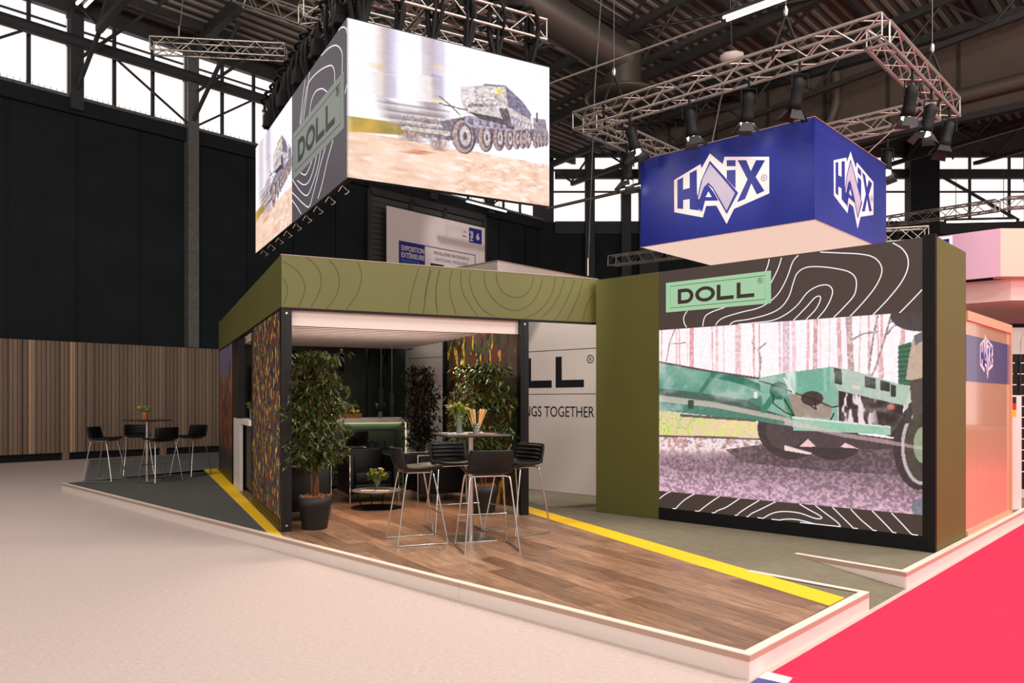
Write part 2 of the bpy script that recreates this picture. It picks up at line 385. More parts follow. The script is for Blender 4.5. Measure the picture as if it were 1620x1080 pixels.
MB().box(-30, 20.8, .2, .6, 11.75, 12.6).build('eaves_beam', 'roof_steel', wl)
colx = [LW.loc(u, 200)[0] for u in (123, 307)]
sp_ = colx[1]-colx[0]
for k in range(-6, 6):
    x = colx[0]+k*sp_
    if x > 20: continue
    m_ = MB(); zc_ = 3.1 if k == 1 else 9.2; m_.box(x-.16, x+.16, .02, .14, zc_, 11.9); m_.box(x-.04, x+.04, .1, .3, zc_, 11.9); m_.box(x-.16, x+.16, .22, .3, zc_, 11.9); m_.build('column', 'galv' if k == 1 else 'wall_beam', wl)
n = 0
for k in range(-6, 6):
    x = colx[0]+k*sp_
    if x+sp_ > 20.5: break
    n += 1
    w = sempty('window_%d' % n, (LW.o.x, LW.o.y, 0), LW.rz())
    MB().box(x+.16, x+sp_-.16, .40, .44, 9.55, 11.75).build('pane', 'window_glow', w)
    m_ = MB()
    for q in (1, 2): m_.box(x+sp_*q/3-.045, x+sp_*q/3+.045, .33, .40, 9.55, 11.75)
    m_.box(x+.16, x+sp_-.16, .33, .40, 11.4, 11.44); m_.build('glazing_bar', 'wall_beam', w)
    m_ = MB()
    if k % 2: m_.tube([(x+.1, .1, 9.6), (x+sp_*.62, .1, 10.9)], .035, 6)
    else: m_.tube([(x+sp_-.1, .1, 9.6), (x+sp_*.3, .1, 10.9)], .035, 6)
    m_.build('wind_brace', 'wall_beam', w)
# timber hoarding at the foot of the left wall
th_ = thing('timber_hoarding', 'long weathered vertical board hoarding along the foot of the black left wall', 'hoarding', (LW.o.x, LW.o.y, 0), LW.rz())
m_ = MB(); x = -14
while x < 12.5:
    dz = 0.0; w = .1
    m_.box(x+.004, x+w-.006, random.uniform(-.008, .0), .05, .2, 3.08+dz); x += .105
m_.build('boards', 'timber', th_)
MB().box(-14, 12.5, .05, .09, .2, 3.05).build('backing', 'black', th_)
for k in range(11): MB().box(-13.6+k*2.5, -13.45+k*2.5, .0, .2, 0, .2).build('foot', 'timber', th_)
m_ = MB(); m_.box(-14, 12.5, .1, .14, 0, .2); m_.build('plinth', 'black', th_)
# far wall
FW = Pl((1.9, 34.3), (1, 0))
wf = sempty('wall_back', (FW.o.x, FW.o.y, 0), 0)
MB().box(-2, 40, 0, .3, 0, 9.45).build('wall_panelling', 'wall_black', wf); MB().box(-2.5, -.05, 0, .3, 9.45, 16).build('corner_panel', 'wall_beam', wf)
m_ = MB(); m_.box(0, 40, -.15, .1, 8.9, 9.45); m_.box(0, 40, -.15, .1, 11.35, 11.75); m_.build('cross_beam', 'wall_beam', wf)
m_ = MB(); m_.box(0, 40, -.1, .3, 12.3, 16); m_.build('gable', 'roof_steel', wf)
for (u0, u1) in ((925, 940), (982, 997), (1010, 1040)):
    a, b = FW.loc(u0, 300)[0], FW.loc(u1, 300)[0]; MB().box(a, b, -.3, 0, 0, 13).build('column', 'wall_beam', wf)
wins = [(866, 925), (940, 982), (997, 1010), (1060, 1200), (1220, 1395), (1402, 1432), (1477, 1620), (1640, 1760)]
for i, (u0, u1) in enumerate(wins):
    w = sempty('window_%d' % (n+1+i), (FW.o.x, FW.o.y, 0), 0)
    a, b = FW.loc(u0, 300)[0], FW.loc(u1, 300)[0]
    MB().box(a, b, .05, .1, 9.45, 12.3).build('pane', 'window_glow', w)
    m_ = MB(); q = a+1.6
    while q < b-.2: m_.box(q-.05, q+.05, -.03, .05, 9.45, 12.3); q += 1.75
    m_.box(a, b, -.03, .05, 10.75, 10.82)
    if b-a > 2: m_.tube([(a+.2, -.1, 11.5), (b-.3, -.1, 9.5)], .07, 6)
    m_.build('glazing_bar', 'wall_beam', w)
a, b = FW.loc(1432, 300)[0], FW.loc(1477, 300)[0]
m_ = MB(); m_.box(a, b, -.5, .2, 0, 13); m_.build('pier', 'wall_black', wf)
# roof: decking on purlins and lattice rafters, rising from the left wall
RZ0, RS = 12.3, .11
rf = sempty('ceiling', (LW.o.x, LW.o.y, 0), LW.rz())       # local x along the wall, local -y into the hall
def rz_(y): return RZ0+RS*(-y)
MB().add([(-30, .6, rz_(.6)), (46, .6, rz_(.6)), (46, -40, rz_(-40)), (-30, -40, rz_(-40)), (-30, .6, rz_(.6)+.1), (46, .6, rz_(.6)+.1), (46, -40, rz_(-40)+.1), (-30, -40, rz_(-40)+.1)],
   [(0, 1, 2, 3), (7, 6, 5, 4), (0, 4, 5, 1), (1, 5, 6, 2), (2, 6, 7, 3), (3, 7, 4, 0)]).build('decking', 'roof', rf)
m_ = MB(); y = .3
while y > -32:
    m_.beam((-20, y, rz_(y)-.03), (40, y, rz_(y)-.03), .1, .07); y -= .34
o_ = m_.build('deck_ribs', 'roof_rib', rf); o_['kind'] = 'stuff'
for k in range(11):
    y = -.8-k*2.6
    MB().beam((-25, y, rz_(y)-.25), (42, y, rz_(y)-.25), .12, .26).build('purlin', 'roof_steel', rf)
for k in range(-4, 12):
    x = colx[0]+k*sp_*1.0 if k < 5 else colx[0]+5*sp_+(k-5)*3.3
    if k % 2 == 0 or k > 5:
        m_ = MB(); y1 = -34
        m_.beam((x, .2, rz_(0)-.5), (x, y1, rz_(y1)-.5), .2, .22); m_.beam((x, -1.5, rz_(0)-1.5), (x, y1, rz_(y1)-1.9), .16, .16)
        y = -.2; up = True
        while y > y1:
            ya = y-1.3
            za, zb = (rz_(y)-.5, rz_(ya)-1.55-.011*(-ya)) if up else (rz_(y)-1.55-.011*(-y), rz_(ya)-.5)
            m_.tube([(x, y, za), (x, ya, zb)], .045, 6); y = ya; up = not up
        m_.build('lattice_rafter', 'roof_steel', rf)
    else:
        MB().beam((x, .2, rz_(0)-.42), (x, -34, rz_(-34)-.42), .22, .34).build('rafter', 'roof_steel', rf)
for k in range(14):
    x = -6+k*3.1; y = -2-(k*5 % 13)
    m_ = MB(); m_.tube([(x, y, rz_(y)-.5), (x+3.1, y-5, rz_(y-5)-.5)], .05, 6); m_.tube([(x+3.1, y, rz_(y)-.55), (x, y-5, rz_(y-5)-.55)], .05, 6)
    m_.build('roof_brace', 'roof_steel', rf)
for k in range(3):
    x = colx[k % 2]+(k//2)*2*sp_
    m_ = MB(); m_.tube([(x, .1, 9.7), (x+.25, -2.2, rz_(-2.2)-.6)], .06, 8); m_.tube([(x+sp_*.5, -2, rz_(-2)-.5), (x+.1, 0, 10.6)], .045, 8); m_.build('knee_brace', 'wall_beam', rf)
# long clad girder crossing the hall on the right, with pipes on it
GW = Pl((14.1, 24.5), -D1)
g = sempty('trim_1', (GW.o.x, GW.o.y, 0), GW.rz())
m_ = MB(); m_.box(-12, 12, 0, .4, 10.4, 13.1); m_.build('cladding', 'clad', g)
m_ = MB(); m_.box(-12, 12, -.3, .1, 13.05, 13.3); m_.box(-12, 12, -.2, .05, 10.3, 10.5)
for k in range(-6, 6): m_.box(k*2.1, k*2.1+.08, -.05, 0, 10.5, 13.05)
m_.build('flange', 'roof_steel', g)
m_ = MB(); m_.tube([(-11, -.25, 11.3), (-4.6, -.25, 11.1), (-3.9, -.25, 11.2), (-3.7, -.25, 11.8), (-3.7, -.25, 12.9)], .16, 10); m_.tube([(-1.2, -.3, 11.0), (12, -.3, 11.35)], .22, 10)
m_.build('pipe', 'pipe', g)
# spiral duct with disc diffuser
def at(u, v, Y): return Vector(((u-CX)/F*Y, Y, CZ+(HY-v)/F*Y))
du = thing('ventilation_duct', 'large spiral steel air duct with a disc diffuser hanging under the roof', 'duct', at(985, 158, 21))
o0 = at(985, 158, 21)
a_, b_ = at(790, -25, 19)-o0, at(985, 97, 21)-o0
m_ = MB(); npt = 60; pts = [a_.lerp(b_, i/npt) for i in range(npt+1)]; m_.tube(pts, [.52+(.018 if i % 2 else 0) for i in range(npt+1)], 20)
m_.build('spiral_duct', 'duct', du)
MB().lathe([(.5, .0), (.5, 1.4)], (0, 0, 0), 24).build('drop', 'duct', du)
m_ = MB(); m_.lathe([(.25, -.18), (.3, -.1), (.55, -.02), (.62, -.06), (.9, -.02), (1.02, .04), (1.02, .1), (.5, .2)], (0, 0, 0), 36); m_.build('diffuser', 'duct', du)
# high level fluorescent fittings
def flu(u, v, Y, d, L, label, n2=2):
    p = at(u, v, Y); t = thing('fluorescent_light', label, 'ceiling light', p, math.atan2(d[1], d[0]))
    MB().box(0, L, -.12, .12, .03, .1).build('housing', 'wall_beam', t)
    for q in range(n2): MB().tube([(0, -.08+q*.16, 0), (L, -.08+q*.16, 0)], .03, 8).build('tube', 'tube_light', t)
    m_ = MB(); m_.tube([(.3, 0, .1), (.3, 0, 1.6)], .01, 4); m_.tube([(L-.3, 0, .1), (L-.3, 0, 1.6)], .01, 4); m_.build('hanging_wire', 'wall_beam', t)
    return t
flu(1147, 30, 17, -D1, 2.6, 'bright twin tube light at the top above the blue hanging cube')
flu(128, 8, 17, -D1, 1.5, 'bright twin tube light at the top left in front of the windows')
flu(736, 319, 27, D2, 2.0, 'thin tube light above the white hall direction banner', 1)
flu(980, 303, 23, -D1, 2.2, 'tube light behind the left edge of the blue hanging cube', 1)
flu(1496, 352, 24, (1, -.1), 2.0, 'tube light just above the lilac canopy', 1)
p = at(1158, 92, 19); el = thing('emergency_light', 'square white emergency light hanging by a wire above the lighting truss', 'emergency light', p)
m_ = MB(); m_.lathe([(.12, -.1), (.2, -.1), (.3, .0), (.3, .06), (.2, .1)], (0, 0, 0), 8); m_.build('housing', 'white', el)
MB().tube([(0, 0, .1), (-.05, 0, 1.6)], .008, 5).build('hanging_wire', 'galv', el)
# long conduit with light bar between screen and blue cube
p0, p1 = at(866, 330, 24), at(1014, 296, 21.5)
cn = thing('lighting_rail', 'long pale conduit rail running behind the screen cube towards the tube light', 'rail', p0)
MB().tube([(0, 0, 0), p1-p0], .05, 8).build('conduit', 'alu', cn)
p0, p1 = at(870, 132, 16), at(1140, 34, 14)
cn = thing('tie_rod', 'long thin grey tie rod slanting over the disc air diffuser', 'rod', p0)
MB().tube([(0, 0, 0), p1-p0], .022, 8).build('rod', 'alu', cn)
# shutter doors and direction banner on the left wall
s0, s1 = LW.loc(588, 300)[0], LW.loc(770, 300)[0]
dr = sempty('door_1', (LW.o.x, LW.o.y, 0), LW.rz())
m_ = MB(); z = .1
while z < 8.9: m_.box(s0, s1, .17, .21, z, z+.17); z += .19
m_.build('shutter', 'shutter', dr)
m_ = MB()
for x in (s0, s0+(s1-s0)*.33, s0+(s1-s0)*.62, s1): m_.box(x-.08, x+.08, .08, .2, 0, 9)
m_.box(s0, s1, .08, .2, 8.85, 9.1); m_.build('door_frame', 'roof_steel', dr)
BN = Pl(LW.at(0, 0, -.25)[:2], D2)
b0, b1 = BN.loc(612, 325), BN.loc(767, 361)
bt = max(b0[1], b1[1])*.5+min(b0[1], b1[1])*.5
bn = thing('direction_banner', 'big pale banner reading EXPOSITION EXTÉRIEURE and Hall 6 hung over the shutter doors', 'banner', BN.at(b0[0], 0), BN.rz())
bw = b1[0]-b0[0]
def bl(u, v): a, z = BN.loc(u, v); return a-b0[0], z
MB().box(0, bw, 0, .03, 3.4, bt).build('cloth', 'banner', bn)
x0, z0 = bl(631, 380); x1, _ = bl(672, 390); _, zb = bl(650, 440)
MB().box(x0, x1, -.006, 0, 3.8, z0).build('blue_field', 'banner_blue', bn)
hh = (x1-x0)*.155
for i, (s_, mm) in enumerate((('EXPOSITION', 'flag_white'), ('EXTÉRIEURE', 'flag_white'), ('OUTDOOR', 'banner_cyan'), ('EXHIBITION', 'banner_cyan'))):
    text(s_, hh*1.35, x0+.1, z0-.33-i*.25, -.008, mm, bn, bold=.02, width=(x1-x0)*(.88 if i != 2 else .72))
x2, z2 = bl(752, 403)
m_ = MB(); m_.box(x1, x2, -.005, 0, z0-.03, z0); m_.box(x2-.03, x2, -.005, 0, 3.8, z0); m_.build('frame_line', 'banner_blue', bn)
text('PAVILLONS NATIONAUX', .17, x1+.45, z0-.27, -.008, 'ink', bn, width=(x2-x1)*.70)
text('NATIONAL PAVILIONS', .17, x1+.50, z0-.50, -.008, 'banner_cyan', bn, width=(x2-x1)*.64)
fx = x1+.28; fw = (x2-x1)*.25
def flag(x, z, w, h, stripes, name):
    for i, c in enumerate(stripes): MB().box(x, x+w, -.012, -.002, z-h*(i+1)/len(stripes), z-h*i/len(stripes)).build('flag_stripe', c, bn)
flag(fx, z0-.62, fw, .5, ['flag_black', 'flag_red', 'flag_gold'], 'a')
flag(fx+fw*1.22, z0-.62, fw, .5, ['flag_white', 'flag_blue', 'flag_red'], 'b')
flag(fx+fw*2.44, z0-.62, fw*.9, .5, ['flag_blue', 'flag_white', 'flag_red'], 'c')
MB().plate([(fx+fw*1.34, z0-.68), (fx+fw*1.34, z0-.82), (fx+fw*1.43, z0-.9), (fx+fw*1.52, z0-.82), (fx+fw*1.52, z0-.68)], -.02, -.012).build('flag_shield', 'flag_blue', bn)
x3, z3 = bl(742, 361.5); x4, z4 = bl(762, 384)
hz_ = .5*(z3+z4); MB().box(x3, x4, -.006, 0, hz_-.30, hz_+.28).build('hall_number_field', 'banner_blue', bn)
text('Hall', .25, x3+.21, hz_-.25, -.01, 'flag_white', bn, rot=math.pi/2, bold=.02)
text('6', .36, x3+(x4-x3)*.55, hz_-.14, -.01, 'flag_white', bn, bold=.03)
text('ici', .15, x3-.3, hz_+.02, -.008, 'blue_ink', bn); text('here', .12, x3-.36, hz_-.14, -.008, 'ink', bn)

# ================================================================ THE PLATFORM
A = gp(98, 764); P1 = gp(1184, 1036); P2 = gp(1369, 937); Q = gp(1429, 905); S1 = gp(1185, 903); S2 = gp(1257, 876)
R = P1+Vector((D2.x, D2.y, 0))*9.3; Rb = R+Vector((-4, 5, 0)); B1 = Vector((-6.0, 15.9, 0)); B2 = Vector((-2.2, 20.5, 0))
Q2 = P1+Vector((D2.x, D2.y, 0))*((Q-P1).length); P2 = P1+Vector((D2.x, D2.y, 0))*((P2-P1).length); Q = Q2
pf = thing('exhibition_platform', 'low grey carpeted exhibition platform with wood floor area and pale kerb', 'platform', (P1.x, P1.y, 0))
def rel(p): return (p.x-P1.x, p.y-P1.y)
E_ = .004
# carpet body split in convex pieces around the ramp notch
m_ = MB(); m_.prism([rel(p) for p in (A, P1, P2, S1, S2, Q, R, Rb, B2, B1)], 0.0, PT-.004); m_.build('carpet_deck', 'carpet_grey', pf)
m_ = MB(); a, b, c, d = [rel(p) for p in (P2, Q, S2, S1)]
m_.add([(*a, .004), (*b, .004), (*c, PT-.004), (*d, PT-.004)], [(0, 1, 2, 3)]); m_.build('ramp', 'carpet_grey', pf)
def strip_pts(u0, v0, u1, v1): return gp(u0, v0), gp(u1, v1)
# yellow stripes and the wood floor
CL = gp(447, 843)
Ld = Vector((-.4258, .9048, 0))
ya, yb = gp(415, 843), gp(322, 742.5)
m_ = MB(); m_.prism([rel(p) for p in (gp(449, 849.5), gp(424, 843.5), yb, gp(343, 741)) ], PT-.003, PT+.003); m_.build('yellow_stripe', 'yellow', pf)
m_ = MB(); m_.prism([rel(p) for p in (gp(1336, 945.5), gp(1311, 958), gp(836, 811), gp(836, 801))], PT-.003, PT+.003); m_.build('yellow_stripe', 'yellow', pf)
wa, wb = gp(449, 849.5), gp(343, 741); wc = gp(836, 811)
wbk = wc+Ld*4.0
poly = [rel(p) for p in (wa, gp(1178, 1032), gp(1311, 958), wc, wbk, wbk+Vector((-2.5, -1.2, 0)), wa+(wb-wa)*.62)]
pc = thing  # noqa
w_ = MB().prism([Matrix.Rotation(math.radians(58), 2) @ Vector(p) for p in poly], PT-.003, PT+.002)
wo = w_.build('wood_floor', 'planks', pf); wo.rotation_euler = (0, 0, math.radians(-58))
m_ = MB(); m_.prism([rel(p) for p in (A.lerp(P1, .004), gp(424, 843.5), yb, B1+Vector((.1, -.15, 0)))], PT-.003, PT+.0015); m_.build('dark_carpet', 'carpet_dark', pf)
# kerb
kz_ = [0]
def kerb(p, q, name, seg=2.44, h0=PT, h1=PT, inward=1, z0a=0, z0b=0):
    """pale kerb from p to q; inward = +1 when the platform is to the left of p->q"""
    p, q = Vector((p.x-P1.x, p.y-P1.y, 0)), Vector((q.x-P1.x, q.y-P1.y, 0)); d = (q-p).normalized(); p = p-d*.013; q = q+d*(.013 if seg < 4 else 0); L = (q-p).length; nn = Vector((-d.y, d.x, 0))*inward; kz_[0] += 1; h0 += kz_[0]*.0004; h1 += kz_[0]*.0004
    k = 0; 
    while k < L-.01:
        e = min(L, k+seg); a, b = p+d*(k+.002), p+d*(e-.002)
        ha, hb = h0+(h1-h0)*k/L, h0+(h1-h0)*e/L
        for (t0, t1, za, zb, off, mm, nm) in ((0, 1, 0, -.034, -.010, 'kerb_white', 'kerb_board'), (0, 1, -.034, .0, -.012, 'kerb_band', 'kerb_edge'), (0, 1, 0, .006, -.014, 'kerb_top', 'kerb_cap')):
            mb = MB(); W_ = .022 if nm != 'kerb_cap' else .058
            oa = nn*off; ob = nn*(off+W_)
            if nm == 'kerb_board': lo = (0, 0); hi = (max(.003, ha-.034), max(.003, hb-.034))
            elif nm == 'kerb_edge': lo = (max(.003, ha-.034), max(.003, hb-.034)); hi = (ha, hb)
            else: lo = (ha, hb); hi = (ha+.006, hb+.006)
            vs = [a+oa+Vector((0, 0, lo[0])), b+oa+Vector((0, 0, lo[1])), b+ob+Vector((0, 0, lo[1])), a+ob+Vector((0, 0, lo[0])), a+oa+Vector((0, 0, hi[0])), b+oa+Vector((0, 0, hi[1])), b+ob+Vector((0, 0, hi[1])), a+ob+Vector((0, 0, hi[0]))]
            mb.add(vs, [(0, 3, 2, 1), (4, 5, 6, 7), (0, 1, 5, 4), (1, 2, 6, 5), (2, 3, 7, 6), (3, 0, 4, 7)]); mb.build(nm, mm, pf)
        k = e
kerb(P1, A, 'front', inward=-1); kerb(P1, P2, 'right', inward=1); kerb(Q, R, 'right', inward=1)
kerb(P2, S1, 'notch', seg=5, h0=PT, h1=PT, inward=1); kerb(Q, S2, 'notch', seg=5, inward=-1)
# carpets on the hall floor
m_ = MB(); e0 = P1+Vector((.02, -.05, 0)); d2 = Vector((D2.x, D2.y, 0)); q0 = e0-d2*6; q1 = e0+d2*40
m_.prism([(q0.x, q0.y), (q0.x+30, q0.y), (q1.x+8, q1.y), (q1.x, q1.y)], 0, .004)
tag(m_.build('aisle_carpet', 'carpet_red'), 'bright red aisle carpet running along the right side of the platform', 'carpet')
m_ = MB(); m_.prism([(p.x, p.y) for p in (gp(133, 762, 0), gp(400, 742, 0), gp(400, 712, 0), gp(142, 727, 0))], 0, .004)
tag(m_.build('grey_carpet', 'carpet_slate'), 'blue grey carpet patch behind the left end of the platform', 'carpet')
st = thing('floor_sticker', 'white and blue printed sticker on the red carpet at the platform corner', 'sticker', gp(1228, 1072, .004))
p_ = gp(1228, 1072, .004)
c4 = [gp(1214, 1062, .004)-p_, gp(1254, 1072, .004)-p_, gp(1236, 1092, .004)-p_, gp(1184, 1082, .004)-p_]
MB().prism([(c.x, c.y) for c in c4], .0, .001).build('sheet', 'paper', st)
c5 = [c4[3].lerp(c4[0], .5), c4[2].lerp(c4[1], .5), c4[2], c4[3]]
MB().prism([(c.x, c.y) for c in c5], .001, .0015).build('blue_print', 'paper_blue', st)
# ================================================================ THE PERGOLA
C0 = gp(445, 842)
FA = math.radians(64.8)
PGf = Pl((C0.x, C0.y), (math.sin(FA), math.cos(FA)))            # front plane
PGl = Pl((C0.x, C0.y), (math.cos(FA), -math.sin(FA)))           # left plane, d pointing to the viewer's right (towards the front corner)
RZP = PGf.rz()
def PW(x, y, z=0):
    p = PGf.at(x, 0, y); return Vector((p.x, p.y, PT+z))
pg = thing('lounge_pavilion', 'olive green topped open lounge pavilion with white louvred roof and camouflage side panels', 'pavilion', (C0.x, C0.y, PT), RZP)
def LY(u, v): return -PGl.loc(u, v)[0]                            # depth along the left side for a photo column
WX = 2.97
y_c0, y_c1 = .12, LY(399, 700); y_p = LY(377, 700); y_p2 = LY(367, 700); y_g = LY(348, 700)
m_ = MB(); m_.box(0, 3.96, 0, .07, 2.42, 2.985); ffa = m_.build('front_fascia', 'olive', pg)
m_ = MB(); m_.box(-.004, 3.96, -.006, .074, 2.40, 2.422); m_.build('fascia_trim', 'black', pg)
m_ = MB(); m_.box(-.004, 3.96, -.004, .074, 2.985, 2.992); m_.build('fascia_cap', 'kerb_band', pg)
mat('olive_side', (104, 106, 84), .35)
m_ = MB(); m_.box(-.003, .07, 0.001, 8.04, 2.421, 2.984); sfa = m_.build('side_fascia', 'olive', pg)
m_ = MB(); m_.box(-.006, .06, 0.0, 8.04, 2.402, 2.421); m_.box(-.006, -.002, -.006, .004, 2.42, 2.985); m_.build('fascia_trim', 'black', pg)
def post(x0, x1, y0, y1):
    m_ = MB(); m_.box(x0, x1, y0, y1, 0, 2.41)
    m_.box(x0+.02, x0+.028, y0-.004, y0, .02, 2.38); m_.box(x0+.045, x0+.053, y0-.004, y0, .02, 2.38); m_.build('post', 'black_gloss', pg)
    m_ = MB(); m_.lathe([(.007, 0), (.007, .004)], (0, 0, 0), 10)
post(0, .11, 0, .11); post(WX-.11, WX, 0, .11); post(0, .08, y_c1, y_c1+.1); post(WX-.1, WX, 2.72, 2.82); MB().box(0, .1, y_p, y_p2, 1.14, 2.41).build('window_post', 'black_gloss', pg);  post(0, .1, 7.94, 8.04); post(WX-.1, WX, 7.94, 8.04)
for (x, z) in ((.055, .07), (.055, 2.36), (WX-.055, 2.36)):
    MB().tube([(x, -.006, z), (x, .0, z)], .012, 10).build('screw', 'steel', pg)
m_ = MB(); m_.box(.004, .035, .11, y_c1, .12, 2.40); m_.build('camouflage_panel', 'camo', pg)['label'] = 'camouflage printed panel of the left side'
m_ = MB(); m_.box(-.002, .05, .11, y_c1, .0, .12); m_.box(-.006, -.002, .11, y_c1, .055, .062); m_.build('bottom_rail', 'black_gloss', pg)
m_ = MB(); m_.box(WX-.06, WX-.03, .11, 2.72, .05, 2.40); m_.build('camouflage_panel', 'camo_in', pg)['label'] = 'camouflage printed panel of the right side'
# printed landscape panel at the back of the left side
def grid_panel(name, x0, x1, z0, z1, nx, nz, fn, m, parent, swap=False, y=0):
    xs = np.linspace(0, 1, nx+1); zs = np.linspace(0, 1, nz+1); Aa, Bb = np.meshgrid(xs, zs)
    X = x0+(x1-x0)*Aa; Z = z0+(z1-z0)*Bb; Yy = np.full_like(X, y)
    co = np.stack([Yy, X, Z] if swap else [X, Yy, Z], -1).reshape(-1, 3)
    i = np.arange(nz)[:, None]*(nx+1)+np.arange(nx)[None, :]
    q = np.stack([i, i+1, i+nx+2, i+nx+1], -1).reshape(-1, 4)
    if swap: q = q[:, ::-1]
    me = bpy.data.meshes.new(name); me.vertices.add(len(co)); me.vertices.foreach_set('co', co.ravel().astype(np.float32))
    me.loops.add(q.size); me.loops.foreach_set('vertex_index', q.ravel().astype(np.int32)); me.polygons.add(len(q)); me.polygons.foreach_set('loop_start', np.arange(len(q), dtype=np.int32)*4)
    me.update(calc_edges=True); me.validate()
    rgb = np.clip(fn(Aa, Bb), 0, 1); rgb = np.where(rgb <= .04045, rgb/12.92, ((rgb+.055)/1.055)**2.4)
    col = np.concatenate([rgb, np.ones(rgb.shape[:2]+(1,))], -1)
    at_ = me.color_attributes.new('picture', 'FLOAT_COLOR', 'POINT'); at_.data.foreach_set('color', col.reshape(-1).astype(np.float32))
    me.materials.append(MATS[m]); o = bpy.data.objects.new(name, me); COL.objects.link(o); o.parent = parent
    return o
def vnoise(A_, B_, fx, fz, seed=0, octv=4):
    out = np.zeros_like(A_); amp = 1; tot = 0; r = np.random.default_rng(seed)
    for k in range(octv):
        gx, gz = int(fx*2**k)+2, int(fz*2**k)+2; g = r.random((gz+1, gx+1))
        x = np.clip(A_, 0, 1)*(gx-1); z = np.clip(B_, 0, 1)*(gz-1); xi = x.astype(int); zi = z.astype(int); fx_, fz_ = x-xi, z-zi
        fx_ = fx_*fx_*(3-2*fx_); fz_ = fz_*fz_*(3-2*fz_)
        v = (g[zi, xi]*(1-fx_)+g[zi, xi+1]*fx_)*(1-fz_)+(g[zi+1, xi]*(1-fx_)+g[zi+1, xi+1]*fx_)*fz_
        out += v*amp; tot += amp; amp *= .55
    return out/tot
def mixc(a, b, t): return a*(1-t[..., None])+b*t[..., None]
def ss(x, a, b): t = np.clip((x-a)/(b-a), 0, 1); return t*t*(3-2*t)
def C(*c): return np.array(c)/255.
def land(A_, B_):
    n = vnoise(A_, B_, 5, 12, 3); n2 = vnoise(A_, B_, 14, 4, 4)
    c = mixc(np.broadcast_to(C(60, 32, 22), A_.shape+(3,)), C(150, 78, 34), ss(n, .35, .7))
    c = mixc(c, C(176, 120, 96), ss(B_+n*.15, .62, .8)*ss(n2, .3, .7))
    c = mixc(c, C(110, 108, 150), ss(B_+(n-.5)*.3, .74, .86)); c = mixc(c, C(190, 170, 176), ss(B_+(n2-.5)*.5, .95, 1.1))
    c = mixc(c, C(34, 20, 16), ss(.22-B_+(n-.5)*.1, 0, .12))
    return c
grid_panel('landscape_panel', y_p2+.02, 7.94, .1, 2.4, 60, 90, land, 'printed_picture', pg, swap=True, y=0.004)['label'] = 'glossy printed landscape panel, brown ground under a violet sky'
MB().box(.008, .04, y_p2+.02, 7.94, 0, 2.4).build('panel_backing', 'black', pg)
MB().box(-.002, .0075, y_p2+.02, 7.94, 0, .1).build('bottom_rail', 'black_gloss', pg)
# louvred roof
ny = 20
for i in range(ny):
    y = .12+i*.225
    zz = 2.41-.0*i
    mb = MB(); mb.add([(.11, y, zz+.01), (WX-.11, y, zz+.01), (WX-.11, y+.15, zz-.075), (.11, y+.15, zz-.075), (.11, y+.01, zz+.03), (WX-.11, y+.01, zz+.03), (WX-.11, y+.16, zz-.055), (.11, y+.16, zz-.055)],
                      [(0, 3, 2, 1), (4, 5, 6, 7), (0, 1, 5, 4), (1, 2, 6, 5), (2, 3, 7, 6), (3, 0, 4, 7)])
    mb.build('louvre', 'slat', pg)
    MB().box(.11, WX-.11, y+.162, y+.172, zz-.088, zz-.05).build('louvre_shade_line', 'slat_shade', pg)  # dark strip stands in for the shade between the louvres
MB().box(.11, WX-.11, .075, .1, 2.24, 2.415).build('front_blind', 'slat', pg)
MB().box(.07, WX, 4.75, 8.04, 2.5, 2.56).build('roof_board', 'olive_dark', pg)
for xx, ry in ((.13, -1), (WX-.13, 1)):
    pass
area('bar_room_fill', PW(1.6, 5.6, 2.4), (2.2, .4), 3, (1, .95, .85), rot=(0, 0, RZP))  # unseen fill added to lift the dark back room
area('louvre_fill', PW(1.45, 1.6, 1.7), (2.4, 1.6), 34, (1, .84, .74), rot=(math.radians(180), 0, RZP))  # unseen upward fill added to brighten the slats from below
MB().box(.1, WX, 4.65, 4.75, 2.32, 2.5).build('cross_beam', 'black', pg)
# dark green back room
MB().box(.1, WX, 6.6, 6.68, 0, 2.5).build('back_wall', 'olive_dark', pg)
MB().box(WX-.05, WX, 4.9, 7.94, 0, 2.5).build('side_wall', 'olive_dark', pg)
MB().box(2.35, 2.42, 5.4, 5.5, 0, 2.5).build('inner_post', 'black', pg)
